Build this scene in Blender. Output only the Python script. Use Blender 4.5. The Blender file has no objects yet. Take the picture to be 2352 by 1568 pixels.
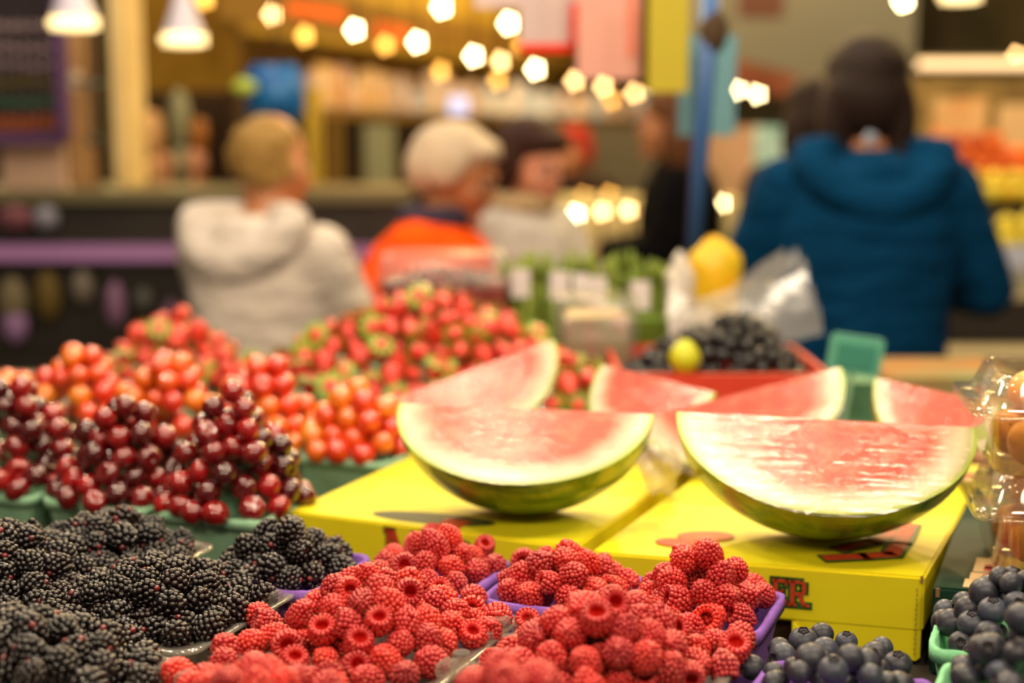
import bpy, bmesh, math, random
import numpy as np
from mathutils import Vector, Matrix, Euler, Quaternion
random.seed(7); np.random.seed(7)
PI = math.pi
SC = bpy.context.scene
COL = SC.collection

# ------------------------------------------------------------------ camera
FPX = 3266.7; CZ = 1.4; TH = math.atan((784 - 300) / FPX)
cd = bpy.data.cameras.new('camera'); cam = bpy.data.objects.new('camera', cd); COL.objects.link(cam)
cd.lens = 50.0; cd.sensor_width = 36.0; cd.clip_start = 0.02; cd.clip_end = 200
cam.location = (0, 0, CZ); cam.rotation_euler = (PI / 2 - TH, 0, 0)
cd.dof.use_dof = True; cd.dof.focus_distance = 1.03; cd.dof.aperture_fstop = 2.35
cd.dof.aperture_blades = 5; cd.dof.aperture_rotation = 0.0
SC.camera = cam

def ray(px, py):
    x = (px - 1176) / FPX; v = -(py - 784) / FPX
    return (x, math.cos(TH) + v * math.sin(TH), -math.sin(TH) + v * math.cos(TH))
def at_z(px, py, z):
    d = ray(px, py); t = (z - CZ) / d[2]
    return Vector((d[0] * t, d[1] * t, z))
def at_y(px, py, y):
    d = ray(px, py); t = y / d[1]
    return Vector((d[0] * t, y, CZ + d[2] * t))
def proj(p):
    x, y, z = p[0], p[1], p[2] - CZ
    f = y * math.cos(TH) - z * math.sin(TH); u = y * math.sin(TH) + z * math.cos(TH)
    return 1176 + FPX * x / f, 784 - FPX * u / f

# ------------------------------------------------------------------ materials
def lin(c):
    if isinstance(c, str):
        c = c.lstrip('#'); c = [int(c[i:i + 2], 16) for i in (0, 2, 4)]
    c = [v / 255 for v in c]
    return tuple((v / 12.92 if v <= 0.04045 else ((v + 0.055) / 1.055) ** 2.4) for v in c) + (1,)

class NT:
    def __init__(s, name):
        s.m = bpy.data.materials.new(name); s.m.use_nodes = True
        s.n = s.m.node_tree.nodes; s.l = s.m.node_tree.links
        s.b = s.n['Principled BSDF']; s.out = s.n['Material Output']
    def add(s, t, **kw):
        n = s.n.new(t)
        for k, v in kw.items(): setattr(n, k, v)
        return n
    def set(s, n, **kw):
        for k, v in kw.items(): n.inputs[k.replace('_', ' ')].default_value = v
        return n
    def link(s, a, b): s.l.new(a, b)
    def coords(s, scale=(1, 1, 1), kind='Object'):
        t = s.add('ShaderNodeTexCoord'); m = s.add('ShaderNodeMapping'); m.inputs['Scale'].default_value = scale
        s.link(t.outputs[kind], m.inputs['Vector']); return m.outputs['Vector']
    def noise(s, vec, scale, detail=3, rough=0.5):
        n = s.add('ShaderNodeTexNoise'); n.inputs['Scale'].default_value = scale; n.inputs['Detail'].default_value = detail
        n.inputs['Roughness'].default_value = rough
        if vec is not None: s.link(vec, n.inputs['Vector'])
        return n.outputs['Fac']
    def ramp(s, fac, stops):
        r = s.add('ShaderNodeValToRGB'); e = r.color_ramp.elements
        while len(e) < len(stops): e.new(0.5)
        for i, (p, c) in enumerate(stops): e[i].position = p; e[i].color = c
        s.link(fac, r.inputs['Fac']); return r.outputs['Color']
    def mix(s, fac, a, b):
        m = s.add('ShaderNodeMix', data_type='RGBA')
        for v, i in ((fac, 0), (a, 6), (b, 7)):
            if hasattr(v, 'links') or hasattr(v, 'is_output'): s.link(v, m.inputs[i])
            else: m.inputs[i].default_value = v
        return m.outputs[2]
    def math(s, op, a, b=0.0):
        m = s.add('ShaderNodeMath', operation=op)
        for i, v in enumerate((a, b)):
            if hasattr(v, 'links'): s.link(v, m.inputs[i])
            else: m.inputs[i].default_value = v
        return m.outputs[0]
    def bump(s, h, strength=0.3, dist=0.001, bsdf=None):
        b = s.add('ShaderNodeBump'); b.inputs['Strength'].default_value = strength; b.inputs['Distance'].default_value = dist
        s.link(h, b.inputs['Height']); s.link(b.outputs['Normal'], (bsdf or s.b).inputs['Normal'])
    def rnd(s):
        return s.add('ShaderNodeObjectInfo').outputs['Random']

def mat(name, col, rough=0.6, noise=None, bump=None, spec=None, metal=0.0, coat=0.0, vary=None, sheen=0.0):
    """noise=(scale, other colour), bump=(scale, strength, dist), vary = list of colours picked per object"""
    t = NT(name); t.set(t.b, Roughness=rough, Metallic=metal); t.b.inputs['Specular IOR Level'].default_value = spec if spec is not None else (.18 if rough >= .6 else .45)
    t.b.inputs['Coat Weight'].default_value = coat; t.b.inputs['Coat Roughness'].default_value = 0.12
    t.b.inputs['Sheen Weight'].default_value = sheen
    if coat >= .5: t.b.inputs['IOR'].default_value = 1.75
    c = lin(col); out = None
    if vary:
        cs = [lin(v) for v in vary]; out = t.ramp(t.rnd(), [(i / max(1, len(cs) - 1), v) for i, v in enumerate(cs)])
    if noise:
        f = t.noise(t.coords(), noise[0]); f = t.ramp(f, [(0.35, (0, 0, 0, 1)), (0.65, (1, 1, 1, 1))])
        out = t.mix(f, out if out is not None else c, lin(noise[1]))
    if out is not None: t.link(out, t.b.inputs['Base Color'])
    else: t.b.inputs['Base Color'].default_value = c
    if bump: t.bump(t.noise(t.coords(), bump[0], 4), bump[1], bump[2])
    return t.m

def emit(name, col, strength):
    t = NT(name); t.b.inputs['Base Color'].default_value = lin(col)
    t.b.inputs['Emission Color'].default_value = lin(col); t.b.inputs['Emission Strength'].default_value = strength
    return t.m

def clear(name, tint='#f4f1ea', rough=0.08, gl=0.12, haze=0.05, bump=None, edge=0.6):
    """thin clear plastic: lets light straight through, reflects at grazing angles, a little milky"""
    t = NT(name); t.n.remove(t.b)
    tr = t.add('ShaderNodeBsdfTransparent'); tr.inputs['Color'].default_value = lin(tint)
    g = t.add('ShaderNodeBsdfGlossy'); g.inputs['Roughness'].default_value = rough; g.inputs['Color'].default_value = (1, 1, 1, 1)
    d = t.add('ShaderNodeBsdfDiffuse'); d.inputs['Color'].default_value = lin(tint)
    fr = t.add('ShaderNodeLayerWeight'); fr.inputs['Blend'].default_value = 0.5
    f = t.math('POWER', fr.outputs['Facing'], 3.5); f = t.math('MULTIPLY', f, edge); f = t.math('ADD', f, gl)
    m1 = t.add('ShaderNodeMixShader'); m1.inputs[0].default_value = haze
    t.link(tr.outputs[0], m1.inputs[1]); t.link(d.outputs[0], m1.inputs[2])
    m2 = t.add('ShaderNodeMixShader'); t.link(f, m2.inputs[0]); t.link(m1.outputs[0], m2.inputs[1]); t.link(g.outputs[0], m2.inputs[2])
    t.link(m2.outputs[0], t.out.inputs['Surface'])
    if bump:
        b = t.add('ShaderNodeBump'); b.inputs['Strength'].default_value = bump[2]; b.inputs['Distance'].default_value = bump[3]
        t.link(t.noise(t.coords(bump[0]), bump[1], 4), b.inputs['Height']); t.link(b.outputs[0], g.inputs['Normal']); t.link(b.outputs[0], fr.inputs['Normal'])
    return t.m

def berry_mat(name, cols, dark, rough, coat, attr=True, sss=0.0):
    t = NT(name)
    base = t.ramp(t.rnd(), [(i / (len(cols) - 1), lin(c)) for i, c in enumerate(cols)])
    if attr:
        a = t.add('ShaderNodeAttribute'); a.attribute_name = 'rnd'
        base = t.mix(t.ramp(a.outputs['Fac'], [(dark[1], (0, 0, 0, 1)), (1, (dark[2],) * 3 + (1,))]), base, lin(dark[0]))
    t.link(base, t.b.inputs['Base Color'])
    t.set(t.b, Roughness=rough); t.b.inputs['Coat Weight'].default_value = coat; t.b.inputs['Coat Roughness'].default_value = 0.15
    if sss:
        t.b.inputs['Subsurface Weight'].default_value = sss; t.b.inputs['Subsurface Radius'].default_value = (1, 0.25, 0.2); t.b.inputs['Subsurface Scale'].default_value = 0.003
    return t.m

M = {}
M['rasp'] = berry_mat('raspberry_skin', ['#cc2c24', '#b02026', '#dc3426', '#a21a22', '#d02a28'], ('#ee8070', 0.78, 0.3), 0.38, 0.25)
M['rasp_in'] = mat('raspberry_hollow', '#e82a20', 0.5)  # brighter red stands in for light coming through the berry
M['hair'] = mat('berry_hairs', '#c98a52', 0.5)
M['black'] = berry_mat('blackberry_skin', ['#0e0708', '#130a0a', '#0c0607', '#1a0b0b'], ('#7a1c20', 0.95, 0.8), 0.2, 0.3)
M['black_core'] = mat('blackberry_core', '#6a5a3a', 0.7)
t = NT('cherry_skin')
c = t.ramp(t.rnd(), [(0, lin('#3a0208')), (0.35, lin('#5c040a')), (0.65, lin('#8c0a0e')), (1, lin('#b41414'))])
n = t.noise(t.coords(), 90); t.link(t.mix(t.ramp(n, [(0.4, (0, 0, 0, 1)), (0.75, (0.6, 0.6, 0.6, 1))]), c, lin('#3a0306')), t.b.inputs['Base Color'])
t.set(t.b, Roughness=0.13, IOR=1.6); t.b.inputs['Coat Weight'].default_value = 0.8; t.b.inputs['Coat Roughness'].default_value = 0.06
M['cherry'] = t.m
M['tomato'] = mat('tomato_skin', '#e5431f', 0.14, coat=0.5, vary=['#cc2814', '#dc3c16', '#e65618', '#ee8a20', '#d8320f'])
t = NT('strawberry_skin')
c = t.ramp(t.rnd(), [(0, lin('#d8322a')), (0.5, lin('#e2483a')), (1, lin('#c22420'))])
v = t.add('ShaderNodeTexVoronoi'); v.inputs['Scale'].default_value = 260; t.link(t.coords(), v.inputs['Vector'])
t.link(t.mix(t.ramp(v.outputs['Distance'], [(0.12, (1, 1, 1, 1)), (0.25, (0, 0, 0, 1))]), c, lin('#e8c070')), t.b.inputs['Base Color'])
t.set(t.b, Roughness=0.3); t.bump(v.outputs['Distance'], 0.5, 0.001); M['straw'] = t.m
M['leaf'] = mat('fruit_leaf_green', '#8ea838', 0.5, vary=['#7c9a2c', '#96b03c', '#5e8222'])
t = NT('blueberry_skin')
c = t.ramp(t.rnd(), [(0, lin('#1d1d26')), (0.6, lin('#252531')), (1, lin('#3c4254'))])
n = t.noise(t.coords(), 160, 5); t.link(t.mix(t.ramp(n, [(0.4, (0, 0, 0, 1)), (0.7, (0.5, 0.5, 0.5, 1))]), c, lin('#4a4e5e')), t.b.inputs['Base Color'])
t.set(t.b, Roughness=0.42); M['blue'] = t.m
M['calyx'] = mat('blueberry_crown', '#2a2328', 0.7)
M['purple'] = mat('purple_pulp', '#8a60b8', 0.85, noise=(60, '#7a52a8'), bump=(500, 0.6, 0.0006))
M['gpulp'] = mat('green_pulp', '#98c4a2', 0.85, noise=(40, '#8ab897'), bump=(400, 0.5, 0.0006))
M['gpulp2'] = mat('bright_green_pulp', '#86c79a', 0.85, noise=(60, '#74b88a'), bump=(500, 0.6, 0.0006))
M['yel'] = mat('yellow_card', '#ece01a', 0.5, noise=(9, '#e6d612'), bump=(14, 0.25, 0.002), coat=0.1)
M['cardedge'] = mat('raw_card_edge', '#8a6a48', 0.9)
M['dgreen'] = mat('dark_green_card', '#17382b', 0.6, noise=(12, '#122e24'), bump=(14, 0.25, 0.002))
M['redink'] = mat('red_ink', '#c8431e', 0.5, noise=(60, '#b83a1a'))
M['greenink'] = mat('green_ink', '#1d5a22', 0.5)
M['redprint'] = mat('red_print', '#b8343a', 0.5)
M['cream'] = mat('cream_print', '#d8b98c', 0.6)
M['clear'] = clear('clear_plastic', haze=0.10, gl=0.06)
M['clear2'] = clear('clear_box_plastic', tint='#fdfbf6', haze=0.03, gl=0.045, edge=.6)
M['film'] = clear('cling_film', haze=0.05, gl=0.045, rough=0.05, edge=.25, bump=((6, 70, 70), 2.2, 1.0, 0.0030))
M['bagfilm'] = clear('crumpled_bag_plastic', tint='#d9d6d2', haze=0.18, gl=0.04, rough=0.22, edge=.4, bump=((1, 1, 1), 30, 0.6, 0.004))

# ------------------------------------------------------------------ helpers
def mk(name, verts, faces, m, parent=None, smooth=True, loc=None, rot=None):
    me = bpy.data.meshes.new(name); me.from_pydata([tuple(v) for v in verts], [], faces); me.update()
    if smooth: me.polygons.foreach_set('use_smooth', [True] * len(me.polygons))
    return link(name, me, m, parent, loc, rot)
def link(name, me, m, parent=None, loc=None, rot=None):
    if m is not None and not me.materials:
        for x in (m if isinstance(m, (list, tuple)) else [m]): me.materials.append(x)
    o = bpy.data.objects.new(name, me); COL.objects.link(o)
    if parent: o.parent = parent
    if loc is not None: o.location = loc
    if rot is not None: o.rotation_euler = rot
    return o
def frombm(name, bm, m, parent=None, smooth=False, loc=None, rot=None):
    bmesh.ops.recalc_face_normals(bm, faces=bm.faces)
    me = bpy.data.meshes.new(name); bm.to_mesh(me); bm.free()
    if smooth: me.polygons.foreach_set('use_smooth', [True] * len(me.polygons))
    return link(name, me, m, parent, loc, rot)
def tag(o, label, cat, group=None, kind=None):
    o['label'] = label; o['category'] = cat
    if group: o['group'] = group
    if kind: o['kind'] = kind
    return o
def struct(o): o['kind'] = 'structure'; return o
def empty(name, loc, rz=0, rot=None):
    o = bpy.data.objects.new(name, None); COL.objects.link(o); o.location = loc; o.rotation_euler = rot or (0, 0, rz); o.empty_display_size = 0.02
    return o
def box(bm, c, s, rz=0, rot=None, bev=0.0):
    r = bmesh.ops.create_cube(bm, size=1); vs = r['verts']
    mtx = Matrix.Translation(c) @ (rot.to_matrix().to_4x4() if rot else Matrix.Rotation(rz, 4, 'Z')) @ Matrix.Diagonal((*s, 1))
    bmesh.ops.transform(bm, matrix=mtx, verts=vs)
    if bev: bmesh.ops.bevel(bm, geom=list({e for v in vs for e in v.link_edges}), offset=bev, segments=2, affect='EDGES')
def BX(name, c, s, m, parent=None, rz=0, bev=0.0, rot=None):
    bm = bmesh.new(); box(bm, (0, 0, 0), s, bev=bev); return frombm(name, bm, m, parent, loc=c, rot=rot or (0, 0, rz))
def cyl(bm, p0, p1, r0, r1=None, seg=12, caps=True):
    p0, p1 = Vector(p0), Vector(p1); d = p1 - p0; r1 = r0 if r1 is None else r1
    q = d.to_track_quat('Z', 'Y').to_matrix().to_4x4()
    bmesh.ops.create_cone(bm, cap_ends=caps, segments=seg, radius1=r0, radius2=r1, depth=d.length, matrix=Matrix.Translation((p0 + p1) / 2) @ q)
def sph(bm, c, r, s=(1, 1, 1), u=14, v=9):
    bmesh.ops.create_uvsphere(bm, u_segments=u, v_segments=v, radius=r, matrix=Matrix.Translation(c) @ Matrix.Diagonal((*s, 1)))
def lathe(prof, seg=24, close=False):
    vs, fs = [], []
    for r, z in prof:
        for i in range(seg):
            a = 2 * PI * i / seg; vs.append((r * math.cos(a), r * math.sin(a), z))
    for k in range(len(prof) - 1):
        for i in range(seg):
            j = (i + 1) % seg; fs.append((k * seg + i, k * seg + j, (k + 1) * seg + j, (k + 1) * seg + i))
    return vs, fs
def rrect(w, d, r, n=5):
    pts = []
    for cx, cy, a0 in ((w / 2 - r, d / 2 - r, 0), (-w / 2 + r, d / 2 - r, PI / 2), (-w / 2 + r, -d / 2 + r, PI), (w / 2 - r, -d / 2 + r, 1.5 * PI)):
        for k in range(n + 1):
            a = a0 + PI / 2 * k / n; pts.append((cx + r * math.cos(a), cy + r * math.sin(a)))
    return pts
def loft(rings, cap0=True, cap1=True):
    """rings: lists of 3D points with equal counts"""
    vs = [p for r in rings for p in r]; n = len(rings[0]); fs = []
    for k in range(len(rings) - 1):
        for i in range(n):
            j = (i + 1) % n; fs.append((k * n + i, k * n + j, (k + 1) * n + j, (k + 1) * n + i))
    if cap0: fs.append(tuple(reversed(range(n))))
    if cap1: fs.append(tuple(range((len(rings) - 1) * n, len(rings) * n)))
    return vs, fs

# ------------------------------------------------------------------ fruit meshes
ICO = {}
def ico(sub):
    if sub not in ICO:
        bm = bmesh.new(); bmesh.ops.create_icosphere(bm, subdivisions=sub, radius=1)
        ICO[sub] = (np.array([v.co[:] for v in bm.verts]), [tuple(v.index for v in f.verts) for f in bm.faces]); bm.free()
    return ICO[sub]
def drupe_mesh(name, mats, H, R, d, hollow, seed, sub=2, lump=0.0):
    rng = random.Random(seed); iv, ifc = ico(sub); V, Fc, mi, rn = [], [], [], []; off = 0
    bend = rng.uniform(-0.12, 0.12)
    def prof(t):                       # t 0 tip .. 1 rim -> radius, z
        if hollow: r = R * (math.sin(min(1, t * 1.45) * PI / 2) ** 0.62) * (1 - 0.13 * max(0, t - 0.55) / 0.45)
        else: r = R * math.sin(min(1, 0.06 + t * 0.9) * PI) ** 0.52
        return max(r, 0.0003), -H / 2 + H * t
    rows = []; L = 0; prev = prof(0); acc = [0]
    N = 200
    for i in range(1, N + 1):
        p = prof(i / N); L += math.hypot(p[0] - prev[0], p[1] - prev[1]); acc.append(L); prev = p
    nr = max(4, round(L / (d * 0.9)))
    for k in range(nr + 1):
        s = L * k / nr; i = min(range(N + 1), key=lambda q: abs(acc[q] - s)); rows.append(i / N)
    drup = []
    for k, tt in enumerate(rows):
        r, z = prof(tt); r2, z2 = prof(min(1, tt + 0.02)); r1, z1 = prof(max(0, tt - 0.02))
        tx = Vector((r2 - r1, 0, z2 - z1)).normalized(); nrm = Vector((tx.z, 0, -tx.x))
        n = max(1, round(2 * PI * max(r - d * 0.2, 0) / (d * 0.98))); ph = rng.random() * 6
        if k == 0: n = 1
        for i in range(n):
            a = 2 * PI * i / n + ph + rng.uniform(-0.06, 0.06)
            s = d * 0.5 * rng.uniform(0.90, 1.22); zj = rng.uniform(-.16, .16) * d * (0 < k < nr)
            drup.append((a, r, z + zj, nrm, tx, s, 1.0, 0.82 if k < nr or not hollow else 0.7))
        if hollow and k == nr:         # inner rim: stretched down into the hollow
            for i in range(n):
                a = 2 * PI * i / n + ph
                drup.append((a, r - d * 0.62, z - d * 0.1, Vector((-0.6, 0, 0.8)), Vector((0.8, 0, 0.6)), d * 0.46, 1.35, 0.8))
    for a, r, z, nrm, tx, s, el, fl in drup:
        ca, sa = math.cos(a), math.sin(a)
        T = np.array([tx.x * ca, tx.x * sa, tx.z]); Nn = np.array([nrm.x * ca, nrm.x * sa, nrm.z]); B = np.array([-sa, ca, 0])
        rr = r - s * (0.55 if hollow else 0.42)
        wob = 1 + lump * math.sin(a * 2 + seed) * 0.6
        c = np.array([rr * ca * wob, rr * sa * wob, z]) + Nn * s * 0.1 + np.array([bend * z, 0, 0])
        P = c + s * ((1.10 if not hollow else 1.12) * el * iv[:, :1] * T + (0.95 if not hollow else 1.0) * iv[:, 1:2] * B + (1.15 if not hollow else 1.12) * fl * iv[:, 2:3] * Nn)
        V.append(P); Fc += [tuple(x + off for x in f) for f in ifc]; off += len(iv); q = rng.random(); rn += [q] * len(iv); mi += [0] * len(ifc)
    # inner body
    pr = [(0.0002, -H / 2)] + [(max(prof(t)[0] - d * 0.5, 0.0003), prof(t)[1]) for t in (0.05, 0.15, 0.3, 0.5, 0.7, 0.85)]
    if hollow:
        rt = prof(1)[0] - d * 0.7
        pr += [(prof(1)[0] - d * 0.4, H / 2), (rt, H / 2), (rt * 0.9, H * 0.3), (rt * 0.75, H * .12), (rt * 0.4, H * .0), (0.0002, -H * 0.04)]
    else: pr += [(prof(1)[0] * 0.6, H / 2), (0.0002, H / 2)]
    lv, lf = lathe(pr, 16); V.append(np.array(lv)); Fc += [tuple(x + off for x in f) for f in lf]; rn += [0] * len(lv)
    mi += [(1 if k >= 6 * 16 else 0) for k in range(len(lf))]
    me = bpy.data.meshes.new(name); me.from_pydata(np.vstack(V).tolist(), [], Fc); me.update()
    me.polygons.foreach_set('use_smooth', [True] * len(Fc)); me.polygons.foreach_set('material_index', mi)
    at = me.attributes.new('rnd', 'FLOAT', 'POINT'); at.data.foreach_set('value', rn)
    for m in mats: me.materials.append(m)
    # hairs
    hv, hf = [], []
    for a, r, z, nrm, tx, s, el, fl in drup:
        if rng.random() < 0.62:
            ca, sa = math.cos(a), math.sin(a); Nn = Vector((nrm.x * ca, nrm.x * sa, nrm.z)); c = Vector((r * ca, r * sa, z)) + Nn * s * 0.3
            side = Vector((rng.uniform(-1, 1), rng.uniform(-1, 1), rng.uniform(-1, 1))) * 0.7
            ln = rng.uniform(0.0012, 0.0026); w = 0.00005
            ux = Nn.orthogonal().normalized(); uy = Nn.cross(ux); b = len(hv)
            for q in (0, 0.5, 1):
                pc = c + Nn * ln * q + side * ln * q * q * 0.8
                for k in range(3):
                    an = 2 * PI * k / 3; hv.append(pc + (ux * math.cos(an) + uy * math.sin(an)) * w * (1 - 0.5 * q))
            for q in (0, 1):
                for k in range(3):
                    j = (k + 1) % 3; hf.append((b + q * 3 + k, b + q * 3 + j, b + q * 3 + 3 + j, b + q * 3 + 3 + k))
    hm = bpy.data.meshes.new(name + '_hairs'); hm.from_pydata([tuple(v) for v in hv], [], hf); hm.update(); hm.materials.append(M['hair'])
    return me, hm
RASP = [drupe_mesh('raspberry', (M['rasp'], M['rasp_in']), h, r, 0.0034, True, s, lump=l) for s, h, r, l in
        ((1, .0205, .0103, .0), (2, .0185, .0100, .05), (3, .022, .0102, .03), (4, .0175, .0098, .1), (5, .0195, .0106, .04), (6, .021, .0097, .06))]
BLACK = [drupe_mesh('blackberry', (M['black'], M['black_core']), h, r, d, False, s, lump=l) for s, h, r, d, l in
         ((11, .021, .0100, .0046, .0), (12, .024, .0103, .0048, .04), (13, .0195, .0105, .0047, .06), (14, .0225, .0097, .0043, .03))]

def orb(name, r, fn, m, u=24, v=16):
    bm = bmesh.new(); bmesh.ops.create_uvsphere(bm, u_segments=u, v_segments=v, radius=1)
    for w in bm.verts: w.co = Vector(fn(w.co)) * r
    me = bpy.data.meshes.new(name); bm.to_mesh(me); bm.free(); me.polygons.foreach_set('use_smooth', [True] * len(me.polygons)); me.materials.append(m)
    return me
def cherry_fn(k):
    def f(c):
        rr = math.hypot(c.x, c.y); z = c.z * 0.92 - (0.30 * math.exp(-(rr / 0.33) ** 2) if c.z > 0 else 0)
        s = 1 + 0.05 * c.z; g = 1 - 0.05 * math.exp(-(c.y / 0.16) ** 2) * (c.x > 0)
        return (c.x * s * g * (1.06 + 0.03 * k), c.y * s * (1.0), z)
    return f
CHERRY = [orb('cherry', .0118, cherry_fn(k), M['cherry']) for k in (0, 1, -1)]
TOMATO = [orb('cherry_tomato', .0135, lambda c: (c.x, c.y, c.z * 0.95 - (0.12 * math.exp(-((c.x ** 2 + c.y ** 2) / 0.05)) if c.z > 0 else 0)), M['tomato'])]
def straw_fn(c):
    t = (c.z + 1) / 2; s = math.sin(min(1, t * 1.25 + 0.02) * PI / 2) ** 0.8 * (1 - 0.35 * max(0, t - 0.75) / 0.25)
    rr = math.hypot(c.x, c.y) or 1; return (c.x / rr * s * 0.78 * (rr > 1e-4), c.y / rr * s * 0.78 * (rr > 1e-4), c.z * 1.05)
STRAW = [orb('strawberry', .0175, straw_fn, M['straw'])]
def leafstar(name, n, r, w, m, droop=0.3, z0=0.0, stem=None):
    vs, fs = [], []
    for i in range(n):
        a = 2 * PI * i / n; ca, sa = math.cos(a), math.sin(a); b = len(vs)
        for q, ww in ((0.05, 0.4), (0.45, 1), (0.8, 0.6), (1.0, 0.05)):
            z = z0 + 0.10 * r * math.sin(q * 2) - droop * r * q * q
            for s in (-1, 1): vs.append((ca * r * q - sa * w * ww * s, sa * r * q + ca * w * ww * s, z + (0.0 if s else 0)))
        for k in range(3): fs.append((b + 2 * k, b + 2 * k + 1, b + 2 * k + 3, b + 2 * k + 2))
    if stem:
        b = len(vs); sv, sf = lathe([(0.0009, z0), (0.0009, z0 + stem), (0.0001, z0 + stem)], 6); vs += sv; fs += [tuple(x + b for x in f) for f in sf]
    me = bpy.data.meshes.new(name); me.from_pydata(vs, [], fs); me.update(); me.materials.append(m); return me
LEAFCAP = leafstar('leaf_cap', 9, .022, .0055, M['leaf'], 0.25, .0165, .012)
def blue_fn(c):
    rr = math.hypot(c.x, c.y); dip = 0.0
    if c.z > 0: dip = 0.16 * math.exp(-(rr / 0.24) ** 4) - 0.05 * math.exp(-((rr - 0.34) / 0.08) ** 2)
    return (c.x, c.y, c.z * 0.86 - dip)
BLUE = [orb('blueberry', .0092, blue_fn, M['blue'], 32, 24)]
def crown():
    vs, fs = [], []; n = 10
    for k, (r, z) in enumerate(((.0034, .0076), (.0028, .0083), (.0023, .0072), (.0008, .0066))):
        for i in range(n):
            rr = r * (1.16 if (k in (0, 1) and i % 2 == 0) else 1); zz = z + (0.0003 if (k == 1 and i % 2 == 0) else 0)
            a = 2 * PI * i / n; vs.append((rr * math.cos(a), rr * math.sin(a), zz))
    for k in range(3):
        for i in range(n):
            j = (i + 1) % n; fs.append((k * n + i, k * n + j, (k + 1) * n + j, (k + 1) * n + i))
    me = bpy.data.meshes.new('crown'); me.from_pydata(vs, [], fs); me.update(); me.materials.append(M['calyx']); return me
CROWN = crown()

# ------------------------------------------------------------------ packing heaps
class Heap:
    def __init__(s, c, rot, a, b, z0, H, p=1.6, q=3.0, sk=(0, 0)):
        s.c = c; s.rot = rot; s.a = a; s.b = b; s.z0 = z0; s.H = H; s.p = p; s.q = q; s.sk = sk
        s.u = (math.cos(rot), math.sin(rot)); s.v = (-math.sin(rot), math.cos(rot))
    def uv(s, x, y):
        dx, dy = x - s.c[0], y - s.c[1]
        return (dx * s.u[0] + dy * s.u[1]) / s.a, (dx * s.v[0] + dy * s.v[1]) / s.b
    def h(s, x, y):
        u, v = s.uv(x, y)
        rho = (np.abs(u) ** s.q + np.abs(v) ** s.q) ** (1 / s.q)
        u2, v2 = u - s.sk[0] * (1 - np.abs(u)), v - s.sk[1] * (1 - np.abs(v))
        r2 = np.sqrt(u2 * u2 + v2 * v2); rr = np.minimum(1.3, rho * 0.5 + r2 * 0.5)
        return s.z0 + s.H * (1 - rr ** s.p), rho

def pack(hp, r, layers=1.9, jit=0.3, fixed=None, seed=0, tight=0.95, edge=1.0, iters=40, low=0.0):
    rng = np.random.RandomState(seed); d = 2 * r * tight; pts = []
    R = max(hp.a, hp.b) * 1.5; nz = int((hp.H + 0.05) / (d * 0.816)) + 2
    for k in range(nz):
        z = hp.z0 - low + k * d * 0.816; ox, oy = ((0, 0), (d / 2, d * 0.2887), (0, d * 0.577))[k % 3]
        for j in range(int(-R / (d * 0.866)) - 1, int(R / (d * 0.866)) + 2):
            for i in range(int(-R / d) - 1, int(R / d) + 2):
                pts.append((hp.c[0] + i * d + (j % 2) * d / 2 + ox, hp.c[1] + j * d * 0.866 + oy, z))
    P = np.array(pts); P[:, :2] = (P[:, :2] - hp.c) @ np.array([[hp.u[0], hp.u[1]], [hp.v[0], hp.v[1]]]) + hp.c
    P += rng.uniform(-jit * r, jit * r, P.shape)
    hh, rho = hp.h(P[:, 0], P[:, 1])
    keep = (rho < edge) & (P[:, 2] < hh + r * 0.25) & (P[:, 2] > hh - r - layers * 2 * r * 0.82)
    P = P[keep]; nf = 0
    if fixed is not None and len(fixed):
        fx = np.array(fixed); dd = np.linalg.norm(P[:, None] - fx[None], axis=2).min(1); P = P[dd > 1.55 * r]; nf = len(fx); P = np.vstack([fx, P])
    for it in range(iters):
        D = P[:, None] - P[None]; L = np.linalg.norm(D, axis=2) + 1e-9; ov = np.clip(d - L, 0, None); np.fill_diagonal(ov, 0)
        mv = (D / L[..., None] * ov[..., None] * 0.3).sum(1)
        if nf: mv[:nf] *= 0.15
        P = P + mv; hh, rho = hp.h(P[:, 0], P[:, 1])
        ex = np.clip(P[:, 2] - (hh - r * 0.45), 0, None); ex[:nf] = 0; P[:, 2] -= ex * 0.5
        P[:, 2] = np.maximum(P[:, 2], hp.z0 - low)
    # leave out what the rest of the heap hides completely
    keep = []
    cam_ = np.array([0, 0, CZ])
    for i, p in enumerate(P):
        ok = True
        if i >= nf:
            dv = cam_ - p; dv /= np.linalg.norm(dv); rel = P - p; t = rel @ dv
            perp = np.linalg.norm(rel - t[:, None] * dv, axis=1)
            blk = (t > r * 0.9) & (perp < r * 0.62)
            blk2 = (t > r * 0.9) & (perp < r * 1.25)
            if blk.sum() >= 1 and blk2.sum() >= 4: ok = False
        keep.append(ok)
    return P[np.array(keep)]

def on_heap(hp, px, py, r, k=0.5):
    """where the ray of a photo point meets the heap, sunk by part of a radius"""
    d = np.array(ray(px, py)); lo = 0.5; best = None
    for t in np.arange(0.55, 3.0, 0.002):
        p = np.array([0, 0, CZ]) + d * t; hh, rho = hp.h(p[0], p[1])
        if p[2] < hh - r * k or (p[2] < hp.z0): return p
    return None

def rnd_quat(rng):
    q = Quaternion((rng.gauss(0, 1), rng.gauss(0, 1), rng.gauss(0, 1), rng.gauss(0, 1))); q.normalize(); return q
def aim(direction, rng, spin=True):
    q = Vector(direction).normalized().to_track_quat('Z', 'Y')
    return q @ Quaternion((0, 0, 1), rng.uniform(0, 6.28))

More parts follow.
